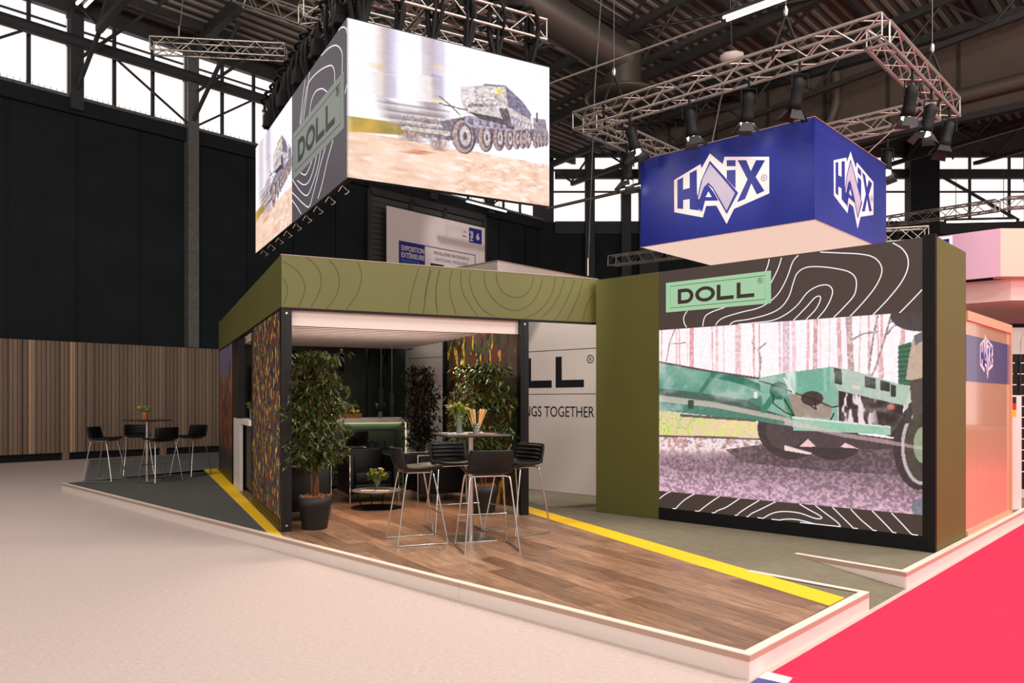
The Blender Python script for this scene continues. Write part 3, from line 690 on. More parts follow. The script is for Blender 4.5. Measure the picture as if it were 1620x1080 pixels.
# contour engraving on the front fascia
def seg3(o, s): return lambda x, y: (o[0]+x/s, o[1]+y/s)
c3 = seg3((340, 390), 4.5); c4_ = seg3((660, 400), 5.4)
fas = [[c3(*p) for p in l] for l in ([(485, 105), (560, 150), (615, 210), (640, 280), (630, 350), (595, 430)], [(655, 75), (710, 125), (750, 190), (757, 260), (735, 340), (685, 430)],
     [(815, 95), (860, 150), (883, 220), (880, 300), (845, 380), (795, 440)], [(1015, 112), (1040, 170), (1042, 240), (1015, 330), (970, 400), (930, 450)],
     [(480, 225), (510, 270), (515, 330), (490, 410)], [(1452, 150), (1420, 260), (1395, 360), (1375, 470)], [(1535, 155), (1510, 260), (1495, 370), (1485, 480)], [(1600, 165), (1580, 250), (1573, 340), (1585, 480)])]
fas += [[c4_(*p) for p in l] for l in ([(118, 145), (95, 250), (70, 380), (52, 520)], [(195, 140), (172, 240), (158, 380), (172, 512)], [(302, 145), (280, 240), (285, 370), (333, 525)],
     [(378, 150), (372, 250), (405, 370), (515, 540)], [(455, 160), (452, 270), (500, 400), (570, 490), (665, 548)], [(575, 165), (580, 270), (640, 380), (740, 465), (845, 490), (940, 455), (1020, 370), (1070, 220)],
     [(675, 172), (685, 250), (740, 340), (845, 380), (930, 350), (975, 280), (995, 210)], [(1180, 215), (1155, 330), (1100, 430), (1020, 510), (920, 556)], [(1258, 225), (1215, 350), (1150, 460), (1055, 560)],
     [(1345, 230), (1300, 350), (1240, 470), (1180, 565)], [(1412, 240), (1375, 370), (1320, 490), (1275, 580)], [(1515, 310), (1470, 400), (1430, 500), (1410, 585)])]
for l in fas:
    pts = cr([PGf.loc(*p) for p in l], 8); pts = [(p[0], min(2.98, max(2.43, p[1]-PT))) for p in pts]
    under(MB().ribbon(pts, .005, -.001, th=.002).build('contour_line', 'olive_line', pg), ffa)
for dx in range(3):
    pts = cr([(4.8+dx*.25-.6, 2.5), (4.9+dx*.22-.6, 2.65), (4.7+dx*.3-.5, 2.75), (4.85+dx*.2-.4, 2.95)], 8)
    m_ = MB(); m_.ribbon([(-p[0]+5.2, p[1]) for p in pts], .006, 0, th=.002); o_ = m_.build('contour_line', 'olive_line', pg); o_.rotation_euler = (0, 0, -math.pi/2); o_.location = (-.004, 1.6+dx*.2+2, 0); under(o_, sfa)

# ================================================================ BAR COUNTER AND THINGS ON IT
bar = thing('bar_counter', 'L shaped bar counter with pale top, dark green front and light strip inside the pavilion', 'counter', PW(0, 0), RZP)
BZ = 1.13
bx1, by0, by1 = 2.62, 3.72, 4.4; ly1 = LY(369.5, 700)
m_ = MB(); m_.prism([(.0, 2.95), (.62, 2.95), (.62, by0), (bx1, by0), (bx1, by1), (.62, by1), (.62, ly1), (.0, ly1)], BZ-.075, BZ); m_.build('worktop', 'white', bar)
MB().box(.0, .05, LY(379, 700), ly1, 0, BZ-.075).build('end_leg', 'white', bar); MB().box(.05, .62, ly1-.06, ly1, 0, BZ-.075).build('end_leg', 'white', bar)
MB().box(.10, .58, 2.98, ly1-.07, .06, BZ-.075).build('side_panel', 'counter_wood', bar)
MB().box(.62, bx1-.05, by0+.12, by1-.02, .04, BZ-.075).build('front_panel', 'olive_dark', bar)
MB().box(bx1-.05, bx1, by0, by1, 0, BZ-.075).build('end_leg', 'white', bar)
MB().box(.64, bx1-.06, by0+.06, by0+.08, BZ-.083, BZ-.076).build('light_strip', 'strip_glow', bar)
MB().box(bx1-.056, bx1-.051, by0+.03, by0+.045, .05, BZ-.08).build('light_strip', 'strip_glow', bar)
m_ = MB()
zf = BZ-.32
for (x0, x1, z0, z1) in ((1.75, 2.42, zf-.38, zf-.374), (1.75, 2.42, zf+.13, zf+.136), (1.75, 1.756, zf-.38, zf+.136), (2.414, 2.42, zf-.38, zf+.136)): m_.box(x0, x1, by0+.112, by0+.12, z0, z1)
m_.build('plaque_outline', 'black', bar)
doll(1.83, 2.33, zf-.2, zf-.05, by0+.119, 'black', bar)
# flower vases
def bouquet(name, label, loc, h, r, colors, vase='glassy', vh=.18, vr=.035, seed=1, group=None, lab=True):
    rr = random.Random(seed)
    t = thing(name, label, 'flowers', loc, 0, group)
    MB().lathe([(vr*.9, 0), (vr, .01), (vr*.9, vh*.6), (vr*1.1, vh), (vr*.95, vh), (vr*.8, vh*.6), (vr*.85, .012)], (0, 0, 0), 16, cap1=False).build('vase', vase, t)
    st, lf = MB(), MB(); fls = {}
    for i in range(26):
        a = rr.random()*6.28; e = rr.random()**.5*r; hh = vh+(h-vh)*(.35+.65*rr.random())*(1-.35*(e/r)**2)
        tip = Vector((math.cos(a)*e, math.sin(a)*e, hh)); st.tube([(0, 0, .02), tip*.5+Vector((0, 0, vh*.3)), tip], .0022, 4)
        for q in range(5):
            b = rr.random()*6.28; L = .035+.03*rr.random(); o = tip-Vector((0, 0, rr.random()*.06)); d = Vector((math.cos(b), math.sin(b), rr.random()-.3)).normalized(); s = d.cross(Vector((0, 0, 1))).normalized()*L*.28
            lf.add([o, o+d*L*.5+s, o+d*L, o+d*L*.5-s], [(0, 1, 2, 3)])
        if i % 2 == 0:
            c = colors[i//2 % len(colors)]; fb = fls.setdefault(c, MB()); R_ = .014+.014*rr.random()
            for q in range(9):
                b = q*.7; d = Vector((math.cos(b), math.sin(b), .5)); s = Vector((-d.y, d.x, 0))*R_*.6
                fb.add([tip, tip+d*R_-s, tip+d*R_*1.5, tip+d*R_+s], [(0, 1, 2, 3)])
            fb.lathe([(R_*.5, -R_*.3), (R_*.8, R_*.1), (R_*.4, R_*.6)], tip, 8)
    so = st.build('stems', 'leaf_lime', t); under(lf.build('foliage', 'leaf_lime', t), so)['kind'] = 'stuff'
    for c, b in fls.items(): under(b.build('blossoms', c, t), so)
    return t
bouquet('flower_vase', 'small glass vase of yellow green flowers on the right end of the bar counter', PW(2.2, 4.0, BZ), .24, .07, ['petal_yellow', 'petal'], seed=3)
bouquet('flower_vase', 'small leafy bunch in a vase at the left window end of the bar counter', PW(.1, 3.45, BZ), .27, .08, ['leaf_lime'], seed=4)
# bread basket
bk = thing('bread_basket', 'woven basket heaped with snacks on the bar counter left of the pendant lamps', 'basket', PW(1.72, 3.95, BZ), RZP)
m_ = MB(); m_.lathe([(.10, 0), (.118, .04), (.12, .085), (.112, .085), (.105, .04), (.09, .01)], (0, 0, 0), 24, cap1=False); o_ = m_.build('basket', 'basket', bk); o_.scale = (1.35, .8, .9)
m_ = MB(); rr = random.Random(4)
for i in range(16): x, y = rr.uniform(-.15, .12), rr.uniform(-.06, .06); m_.lathe([(.0, -.02), (.022, -.008), (.025, .006), (.012, .02), (.0, .024)], (x, y, .10+rr.random()*.02), 8)
m_.build('snacks', 'petal_yellow', bk)['kind'] = 'stuff'
m_ = MB()
for i in range(5): m_.lathe([(.0, -.02), (.025, -.008), (.028, .006), (.014, .022), (.0, .026)], (-.2-.02*(i % 2), -.03+.02*i, .03+.012*i), 8)
m_.build('lemons', 'petal_yellow', bk)
# brochure rack
rk = thing('brochure_rack', 'tiered brochure rack standing on the bar counter in the left side opening', 'rack', PW(.30, 4.45, BZ), RZP-math.pi/2)
m_ = MB()
for k in range(3): m_.add([(-.24, -.12+k*.1, .0+k*.075), (.24, -.12+k*.1, .0+k*.075), (.24, -.10+k*.1, .0+k*.075), (-.24, -.10+k*.1, .0+k*.075), (-.24, -.12+k*.1, .05+k*.075), (.24, -.12+k*.1, .05+k*.075), (.24, -.10+k*.1, .05+k*.075), (-.24, -.10+k*.1, .05+k*.075)], [(0, 3, 2, 1), (4, 5, 6, 7), (0, 1, 5, 4), (1, 2, 6, 5), (2, 3, 7, 6), (3, 0, 4, 7)])
m_.box(-.24, .24, -.12, .16, 0, .012); m_.box(-.25, -.24, -.12, .16, 0, .25); m_.box(.24, .25, -.12, .16, 0, .25); m_.build('frame', 'black', rk)
first = None
for k in range(3):
    for q in range(2):
        b_ = thing('brochure', ['blue brochure in the front tier of the rack', 'blue brochure in the middle tier of the rack', 'blue brochure in the top tier of the rack'][k]+(', nearer the opening post' if q else ', further from the opening post'), 'brochure', PW(0, 0), 0, 'brochures in the rack on the bar counter')
        lp = Matrix.Rotation(RZP-math.pi/2, 4, 'Z') @ Vector((-.11+q*.22, -.088+k*.1, .015+k*.075)); b_.location = PW(.30, 4.45, BZ)+lp; b_.rotation_euler = (-.2, 0, RZP-math.pi/2)
        s_ = MB().box(-.095, .095, 0, .006, 0, .24).build('sheet', 'paper', b_); under(MB().box(-.09, .09, -.001, 0, .10, .235).build('cover_photo', 'paper_blue', b_), s_)
# white drinks cabinet on the back wall
cb = thing('wall_cabinet', 'white wall cabinet with a small dark niche behind the front left tree', 'cabinet', PW(.75, 6.28, .95), RZP)
m_ = MB(); m_.box(-.3, .3, 0, .3, 0, .38); m_.box(-.3, .3, 0, .3, .72, 1.1); m_.box(-.3, -.16, 0, .3, .38, .72); m_.box(.2, .3, 0, .3, .38, .72); m_.build('body', 'white', cb)
MB().box(-.16, .2, .25, .3, .38, .72).build('niche', 'black', cb)
for i, (x, c) in enumerate(((-.08, 'petal_yellow'), (0.0, 'paper_blue'), (.1, 'counter_wood'))):
    b_ = thing('bottle', ['yellow bottle in the cabinet niche', 'blue bottle in the cabinet niche', 'brown bottle in the cabinet niche'][i], 'bottle', PW(.75+x, 6.36, 1.33), RZP)
    MB().lathe([(.03, 0), (.033, .01), (.033, .15), (.012, .2), (.012, .26), (.0, .265)], (0, 0, 0), 12).build('glass_body', c, b_)
# pendant lamps
def pendant(x, y, zb, h, r, label):
    t = thing('pendant_lamp', label, 'pendant lamp', PW(x, y, zb), RZP, 'black tube pendant lamps in the pavilion')
    s_ = MB().lathe([(r, 0), (r, h), (r*.3, h+.01)], (0, 0, 0), 20, cap0=False).build('lamp_shade', 'black', t)
    MB().lathe([(r*.8, 0.01), (r*.8, .02)], (0, 0, 0), 20).build('bulb', 'strip_glow', s_)
    MB().tube([(0, 0, h), (0, 0, 2.36-zb)], .005, 6).build('cord', 'galv', t)
def pxy(u, y):     # x on the row y for photo column u
    k = (u-CX)/F; o = PGf.at(0, 0, y); return (k*o.y-o.x)/(PGf.d.x-k*PGf.d.y)
pendant(pxy(603, 3.3), 3.3, 1.24, .36, .045, 'left one of the two low black tube pendant lamps in front of the bar counter')
pendant(pxy(620, 3.0), 3.0, 1.16, .36, .045, 'right one of the two low black tube pendant lamps in front of the bar counter')
pendant(pxy(609, 5.3), 5.3, 1.90, .34, .05, 'higher pendant lamp behind the bar, between the two low ones')
pendant(pxy(540, 5.3), 5.3, 1.93, .34, .05, 'higher pendant lamp behind the bar, beside the crown of the front left tree')
pendant(pxy(466, 5.3), 5.3, 1.95, .34, .05, 'higher pendant lamp behind the bar, next to the front left post')

# ================================================================ FURNITURE
def make_stool(name, label, loc, rz, group, sc=1):
    t = thing(name, label, 'bar stool', loc, rz, group)
    # shell: profile in y,z ; outer width
    prof = cr([(.205, .725), (.20, .748), (.12, .745), (0, .735), (-.12, .738), (-.185, .765), (-.215, .83), (-.232, .90), (-.24, .955)], 4)
    nx = 14; V = []; ks = len(prof)
    for j, p in enumerate(prof):
        f = j/(ks-1); w = .215-.012*ss_(f, .85, 1)
        for i in range(nx+1):
            a = -1+2*i/nx
            lift = .028*abs(a)**3 if f < .6 else 0; fwd = .055*abs(a)**2.5*ss_(f, .45, .75)
            rib = .004*math.sin(p[0]*0+j*2.1) if f > .1 else 0
            V.append(Vector((a*w, p[0]+fwd, p[1]+lift)))
    n1 = len(V); TH = .028
    for j in range(ks):
        d = Vector((0, prof[min(j+1, ks-1)][0]-prof[max(j-1, 0)][0], prof[min(j+1, ks-1)][1]-prof[max(j-1, 0)][1])).normalized()
        nn = Vector((0, d.z, -d.y))     # towards inside / up
        for i in range(nx+1): V.append(V[j*(nx+1)+i]-nn*-TH if False else V[j*(nx+1)+i]+Vector((0, -d.z*-1, 0))*0-nn*TH)
    fs = []
    W_ = nx+1
    for j in range(ks-1):
        for i in range(nx):
            a = j*W_+i; fs.append((a, a+1, a+W_+1, a+W_)); b = n1+a; fs.append((b, b+W_, b+W_+1, b+1))
    for i in range(nx):
        fs.append((i, n1+i, n1+i+1, i+1)); a = (ks-1)*W_+i; fs.append((a, a+1, n1+a+1, n1+a))
    for j in range(ks-1):
        a = j*W_; fs.append((a, a+W_, n1+a+W_, n1+a)); b = a+nx; fs.append((b, n1+b, n1+b+W_, b+W_))
    MB().add(V, fs, True).build('shell_seat', 'leather', t)
    m_ = MB()
    for k in range(4):
        z = .80+k*.042; y = -.190-k*.012
        m_.tube([(-.185, y+.045, z), (-.1, y+.012, z), (0, y+.004, z), (.1, y+.012, z), (.185, y+.045, z)], .0115, 6)
    m_.build('back_padding', 'leather', t)
    r = .0085
    for s in (-1, 1):
        for (yb, yt, nm) in ((-.25, -.15, 'leg'), (.25, .13, 'leg')):
            MB().tube(cr([(s*.262, yb, .012), (s*.226, (yb+yt)/2, .36), (s*.196, yt, .66), (s*.176, yt*.93, .697), (s*.13, yt*.9, .705)], 5), r, 8).build(nm, 'chrome', t)
        MB().tube([(s*.262, -.25, .01), (s*.262, .25, .01)], r, 8).build('floor_rail', 'chrome', t)
    MB().tube([(-.246, .195, .30), (.246, .195, .30)], r*.9, 8).build('footrest', 'chrome', t)
    m_ = MB(); m_.tube([(-.16, -.135, .705), (.16, -.135, .705)], r, 8); m_.tube([(-.16, .118, .705), (.16, .118, .705)], r, 8); m_.tube([(-.11, -.13, .703), (-.11, .12, .703)], r, 8); m_.tube([(.11, -.13, .703), (.11, .12, .703)], r, 8)
    m_.build('seat_frame', 'chrome', t)
    return t
def ss_(x, a, b): t = max(0, min(1, (x-a)/(b-a))); return t*t*(3-2*t)
GF = 'bar stools at the front bar table'; GL = 'bar stools at the left bar table'
def face(p, q): return math.atan2(q[1]-p[1], q[0]-p[0])-math.pi/2       # local +y looks at q
TB = Vector((-.425, 7.95, PT))
TL = gp(233, 760)
sA, sB, sC, sD = gp(659, 856), gp(770, 867), gp(716, 836), gp(818, 841)
stool = make_stool('bar_stool', 'black bar stool left of the front bar table, seen from the side', sA, face(sA, TB)+.1, GF)
dup(stool, sB, face(sB, TB)-.08, 'black bar stool at the front bar table turning its smooth back to the viewer')
dup(stool, sC, face(sC, TB), 'black bar stool behind the front bar table showing its ribbed seat and back')
dup(stool, sD, face(sD, TB), 'black bar stool at the front bar table, right of the table before the white wall')
tE, tF, tG, tH = gp(166, 760), gp(217, 750), gp(254, 762), gp(302, 752)
for p, lb, a in ((tE, 'black bar stool at the left bar table, furthest left, seen from the side', 0), (tF, 'black bar stool behind the left bar table, its open side to the viewer', 0),
              (tG, 'black bar stool at the left bar table turning its back to the viewer', 0), (tH, 'black bar stool at the left bar table, nearest the yellow stripe', 0)):
    s_ = dup(stool, p, face(p, TL)+a, lb); s_['group'] = GL
pB = PW(1.55, 3.3, 0)
s_ = dup(stool, pB, RZP, 'black bar stool at the bar counter, behind the middle armchair'); del s_['group']
def bar_table(loc, rz, label, g=None):
    t = thing('bar_table', label, 'bar table', loc, rz)
    MB().cbox(-.33, .33, -.33, .33, 1.055, 1.08, .012).build('tabletop', 'tabletop', t)
    MB().tube([(0, 0, .01), (0, 0, 1.055)], .030, 20).build('pole', 'steel', t)
    MB().cbox(-.22, .22, -.22, .22, 0, .01, .003).build('base_plate', 'steel', t)
    MB().box(-.12, .12, -.12, .12, 1.045, 1.055).build('top_bracket', 'black', t)
    return t
bt1 = bar_table(TB, math.radians(20), 'square dark bar table on a steel pole on the wood floor')
bt2 = dup(bt1, TL, math.radians(43), 'square dark bar table on a steel pole at the left end of the platform')
TZ = PT+1.081
bouquet('flower_vase', 'glass vase of white and green flowers on the front bar table', (TB.x-.11, TB.y-.1, TZ), .33, .12, ['petal', 'petal_yellow'], vr=.03, vh=.2, seed=7)
bouquet('flower_vase', 'small flower arrangement in terracotta pot on the left bar table', (TL.x-.02, TL.y-.05, TZ), .26, .14, ['petal', 'petal', 'petal_yellow'], vase='terracotta', vr=.05, vh=.13, seed=9)
gs = thing('breadstick_glass', 'glass full of breadsticks fanned out on the front bar table', 'breadsticks', (TB.x+.06, TB.y-.02, TZ), 0)
MB().lathe([(.035, 0), (.04, .1), (.037, .1), (.032, .006)], (0, 0, 0), 18, cap1=False).build('glass', 'glassy', gs)
rr = random.Random(2)
for i in range(30):
    a = rr.random()*6.28; e = rr.uniform(.3, 1)
    MB().tube([(math.cos(a)*.012, math.sin(a)*.012, .008), (math.cos(a)*.11*e, math.sin(a)*.08*e, .235+.02*rr.random())], .0042, 6).build('breadstick', 'breadstick', gs)
for i, (dx, dy, rz, mm, lb) in enumerate(((-.2, .08, .3, 'paper', 'white leaflet on the front bar table, left behind the vase'), (-.12, -.17, .1, 'paper', 'white leaflet at the front edge of the front bar table'),
       (.16, -.14, -.4, 'paper_tan', 'tan leaflet on the front bar table, before the breadsticks'), (.02, .18, .2, 'paper', 'white leaflet on the front bar table, behind the breadsticks'))):
    lf_ = thing('leaflet', lb, 'leaflet', (TB.x+dx, TB.y+dy, TZ+.0005), rz)
    MB().box(-.1, .1, -.07, .07, 0, .003).build('sheet', mm, lf_); MB().box(-.08, .02, -.05, .03, .003, .0035).build('print', 'paper_blue' if i == 0 else 'paper_tan', lf_)
# armchairs
def armchair(x, y, rz, label):
    t = thing('armchair', label, 'armchair', PW(x, y), RZP+rz, 'black leather club chairs in the lounge')
    for s in (-1, 1):
        MB().cbox(*((-.36, -.27) if s < 0 else (.27, .36)), -.34, .34, .12, .64, .02).build('arm', 'leather', t)
        m_ = MB(); m_.tube([(s*.345, -.355, 0), (s*.345, -.355, .655), (s*.345, .355, .655), (s*.345, .355, 0)], .012, 8); m_.build('chrome_frame', 'chrome', t)
    MB().cbox(-.27, .27, -.33, .26, .26, .42, .03).build('seat_cushion', 'leather', t)
    MB().cbox(-.27, .27, .2, .34, .14, .72, .03).build('backrest', 'leather', t)
    MB().cbox(-.27, .27, -.32, .3, .13, .26, .02).build('seat_base', 'leather', t)
    return t
armchair(1.55, 2.3, 0, 'black leather armchair behind the coffee table, facing the viewer')
armchair(.37, .98, math.pi/2, 'black leather armchair behind the front left tree, its chrome edged side to the viewer').scale = (1, .84, 1)
armchair(2.42, 1.95, -math.pi/2, 'black leather armchair half hidden behind the front bar stools')
# coffee table
CTp = gp(596, 803); ct = thing('coffee_table', 'low round stone topped coffee table on black wire legs in the lounge', 'coffee table', CTp); ct.scale = (1.03, 1.03, .83)
MB().lathe([(.0, .262), (.29, .262), (.318, .272), (.32, .285), (.31, .29), (.0, .29)], (0, 0, 0), 40, False, False).build('tabletop', 'stone_top', ct)
for k in range(4):
    a = k*math.pi/2+.5; MB().tube([(.26*math.cos(a), .26*math.sin(a), .265), (.20*math.cos(a), .20*math.sin(a), .012)], .007, 6).build('leg', 'black', ct)
MB().lathe([(.0, 0), (.32, .0), (.32, .008), (.0, .012)], (0, 0, 0), 36, False, False).build('base_disc', 'black_gloss', ct)
bouquet('flower_vase', 'glass vase with yellow green flowers on the coffee table', CTp+Vector((.0, .04, .2412)), .3, .12, ['petal_yellow', 'leaf_lime', 'petal'], vr=.022, vh=.13, seed=11)
for i, (dx, dy, rz, lb) in enumerate(((-.1, -.12, .2, 'magazine on the coffee table, left of the vase'), (.1, -.14, -.1, 'magazine on the coffee table, right of the vase'))):
    lf_ = thing('magazine', lb, 'magazine', CTp+Vector((dx, dy, .2412)), rz)
    MB().box(-.085, .085, -.06, .06, 0, .004).build('sheet', 'paper', lf_); MB().box(-.06, .05, -.04, .0, .004, .0045).build('print', 'paper_tan', lf_)
# potted fig trees
def ficus(label, loc, H, R_, nleaf, leaf, seed, potr=.185, poth=.36, z0=.3):
    rr = random.Random(seed)
    t = thing('potted_tree', label, 'potted tree', loc)
    p_ = MB(); p_.lathe([(potr*.68, 0), (potr*.74, .01), (potr*.93, poth*.72), (potr*1.0, poth*.74), (potr*1.02, poth), (potr*.93, poth), (potr*.9, poth*.8)], (0, 0, 0), 32, cap1=False); po = p_.build('pot', 'pot', t)
    m_ = MB(); m_.lathe([(potr*.92, poth*.86), (potr*.6, poth*.97), (0, poth*1.0)], (0, 0, 0), 20, False, False)
    for k in range(60):
        a, e = rr.random()*6.28, rr.random()**.5*potr*.85; x, y = e*math.cos(a), e*math.sin(a); b = rr.random()*3; L = .03
        m_.beam((x-L*math.cos(b), y-L*math.sin(b), poth*.97), (x+L*math.cos(b), y+L*math.sin(b), poth*1.0+rr.random()*.02), .02, .008)
    under(m_.build('bark_mulch', 'mulch', t), po)['kind'] = 'stuff'
    tr = MB(); tips = []
    for k in range(4):
        a = k*1.7+seed; b = Vector((.03*math.cos(a), .03*math.sin(a), poth*.9)); pts = [b]
        for q in range(1, 7): pts.append(Vector((math.cos(a+q*.9)*(.03+.012*q), math.sin(a+q*.9)*(.03+.012*q), poth+(H*.86-poth)*q/6)))
        pts = cr(pts, 3); tr.tube(pts, [.013-.009*i/len(pts) for i in range(len(pts))], 7)
        for q in range(int(len(pts)*.18), len(pts)):
            for _ in range(3):
                o = pts[q]; f = (o.z-poth)/(H-poth); rad = R_*(1.15*math.sin(min(1, .12+f*.88)*math.pi)**.6)*(.35+.8*rr.random()); an = rr.random()*6.28
                e = o+Vector((math.cos(an)*rad, math.sin(an)*rad, .14+.16*rr.random()-rad*.25)); mid = o.lerp(e, .55)+Vector((0, 0, .09))
                br = cr([o, mid, e], 5); tr.tube(br, [.0045-.003*i/len(br) for i in range(len(br))], 4); tips += br[3:]
    tr.build('trunk', 'bark', t)
    lf = MB()
    for k in range(nleaf):
        o = rr.choice(tips)+Vector((rr.gauss(0, .035), rr.gauss(0, .035), rr.gauss(0, .03)))
        if o.z > H: o.z = H-rr.random()*.1
        b = rr.random()*6.28; L = .058+.04*rr.random(); d = Vector((math.cos(b), math.sin(b), -.3-.9*rr.random())).normalized()
        s = d.cross(Vector((0, 0, 1))).normalized(); s = (s*math.cos(rr.uniform(-.9, .9))+d.cross(s)*math.sin(rr.uniform(-.9, .9))).normalized()*L*.2; nn = s.cross(d).normalized()*L*.07
        lf.add([o, o+d*L*.38+s-nn, o+d*L-Vector((0, 0, L*.18)), o+d*L*.38-s-nn, o+d*L*.42+nn], [(0, 1, 4), (1, 2, 4), (2, 3, 4), (3, 0, 4)], True)
    lf.build('foliage', leaf, t)['kind'] = 'stuff'
    return t
ficus('potted weeping fig tree in a black pot at the front left post', gp(498, 836), 2.0, .33, 3000, 'leaf', 3)
ficus('potted weeping fig tree behind the front bar table, beside the right post', PW(2.50, .32), 1.92, .34, 2900, 'leaf', 8)
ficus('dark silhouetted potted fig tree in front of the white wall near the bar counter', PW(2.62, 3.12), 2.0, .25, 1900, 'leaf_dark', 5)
# ================================================================ WHITE LOGO WALL BEHIND THE PAVILION
WWo = gp(836, 773)
WWp = Pl((WWo.x, WWo.y), -D1)
ww = thing('logo_wall', 'white partition wall with black lettering between the pavilion and the video wall', 'wall', (WWo.x, WWo.y, PT), WWp.rz())
wx1 = WWp.loc(943, 783)[0]+.1
MB().box(-3.1, wx1, 0, .06, 0, 2.93).build('panel', 'white_wall', ww)
def wloc(u, v): a, z = WWp.loc(u, v); return a, z-PT
s6 = lambda x, y: (600+x/2.572, 480+y/2.572)
zl1 = wloc(*s6(880, 181))[1]; zl2 = wloc(*s6(880, 367))[1]
m_ = MB(); m_.box(-3.1, wx1, -.001, 0, zl1-.005, zl1+.005); m_.box(-3.1, wx1, -.001, 0, zl2-.005, zl2+.005); m_.build('panel_joint', 'ink', ww)
L2a, zt = wloc(*s6(718, 217)); L2b, zb = wloc(*s6(833, 340)); L1b = wloc(*s6(702, 340))[0]
wl_ = L2b-L2a; pitch = L2b-L1b
for i, ch in enumerate('DOLL'):
    x0 = L2a-(3-i)*pitch; m_ = MB()
    for poly in letter_parts(ch): m_.plate([(x0+p[0]*wl_, zb+p[1]*(zt-zb)) for p in poly], -.003, 0)
    m_.build('letter', 'ink', ww)
rx, rz0 = wloc(*s6(859, 226)); ro = .057
m_ = MB(); cpts = [(rx+ro*math.cos(a), rz0+ro*math.sin(a)) for a in [2*math.pi*k/28 for k in range(28)]]; m_.ribbon(cpts, .012, 0, True); m_.build('registered_ring', 'ink', ww)
text('R', .085, rx-.026, rz0-.03, -.001, 'ink', ww)
gx0, gz0 = wloc(*s6(613, 458)); gx1, gz1 = wloc(*s6(872, 463)); gz2 = wloc(*s6(872, 425))[1]
hgt = (gz2-gz1)
text('BRINGS THINGS TOGETHER', hgt/.70*1.18, gx1-(gx1-gx0)*22/11.6, gz1, -.001, 'ink', ww, width=(gx1-gx0)*22/11.6)
# white cabin roof behind the fascia
cc = Vector(((787-CX)/F*15, 15, 0)); WC = CZ+(HY-413)/F*15
cbn = thing('white_cabin', 'plain white cabin whose top shows above the olive fascia', 'cabin', (cc.x, cc.y, PT), math.atan2(D2.y, D2.x))
MB().box(0, 6, 0, 1.7, 0, WC-PT).build('walls', 'white_wall', cbn); MB().box(-.01, 6, -.01, 1.71, WC-PT, WC-PT+.02).build('cap', 'kerb_band', cbn)

# ================================================================ VIDEO WALL TOWER
Nn = gp(1480, 874)
VW = Pl((Nn.x+D1.x*0, Nn.y), -D1)
sL = VW.loc(943, 600)[0]
tw = thing('video_wall', 'large free standing video wall in an olive and black casing with green DOLL plaque', 'video wall', (*VW.at(sL, 0)[:2], PT), VW.rz())
LT = -sL; TH_ = 1.12; TZt = 2.955
def vl(u, v): a, z = VW.loc(u, v); return a-sL, z-PT
xd0 = vl(1042, 600)[0]; xd1 = vl(1459.5, 600)[0]
MB().box(0, xd0, .0, TH_, 0, TZt).build('side_casing', 'olive_tower', tw)
MB().box(xd0, LT-.02, .06, TH_, 0, TZt).build('rear_casing', 'olive_tower', tw)
MB().box(LT-.02, LT, .02, TH_, 0, TZt).build('side_casing', 'olive_tower', tw)
MB().box(xd1, LT-.0, -.005, .05, 0, TZt+.02).build('black_edge', 'black', tw)
zp = vl(1250, 837)[1]
zpl = .14
MB().box(xd0, xd1, .0, .06, 0, zpl).build('plinth', 'black', tw)
zi0 = .5*(vl(1042, 776)[1]+vl(1460, 815)[1]); zi1 = .5*(vl(1042, 520)[1]+vl(1459, 495)[1])
hdo = MB().box(xd0, xd1, .01, .06, zi1, TZt).build('header_display', 'brown_panel', tw)
fdo = MB().box(xd0, xd1, .01, .06, zpl, zi0).build('footer_display', 'brown_panel', tw)
MB().box(xd0, xd1, .02, .06, zi0, zi1).build('display_backing', 'black', tw)
h1 = lambda x, y: (1040+x/3.767, 370+y/3.767); h2 = lambda x, y: (1040+x/3.767, 770+y/3.767)
top = [[(175, 458), (155, 495), (158, 530), (172, 556)], [(398, 437), (320, 465), (280, 495), (268, 550)],
 [(738, 140), (715, 210), (670, 300)], [(665, 148), (655, 190), (643, 220)],
 [(838, 126), (805, 165), (770, 260), (725, 345), (670, 400), (600, 440), (500, 465), (400, 495), (360, 520), (345, 545)],
 [(1185, 305), (1178, 260), (1140, 225), (1060, 205), (960, 194), (880, 200), (830, 235), (808, 290), (780, 375), (730, 440), (650, 480), (540, 508), (460, 520), (428, 540)],
 [(1185, 305), (1170, 365), (1110, 435), (1048, 497)],
 [(968, 107), (1080, 112), (1200, 118), (1280, 135), (1325, 175), (1335, 230), (1300, 310), (1230, 400), (1145, 492)],
 [(1400, 52), (1455, 85), (1490, 140), (1488, 210), (1450, 290), (1370, 390), (1282, 482)],
 [(1577, 330), (1520, 390), (1440, 472)],
 [(950, 505), (1000, 445), (1035, 375), (1040, 330), (1010, 303), (950, 312), (890, 350), (830, 425), (760, 480), (680, 515), (560, 530), (480, 540)],
 [(885, 508), (940, 450), (968, 395), (965, 370), (935, 380), (890, 430), (808, 515)]]
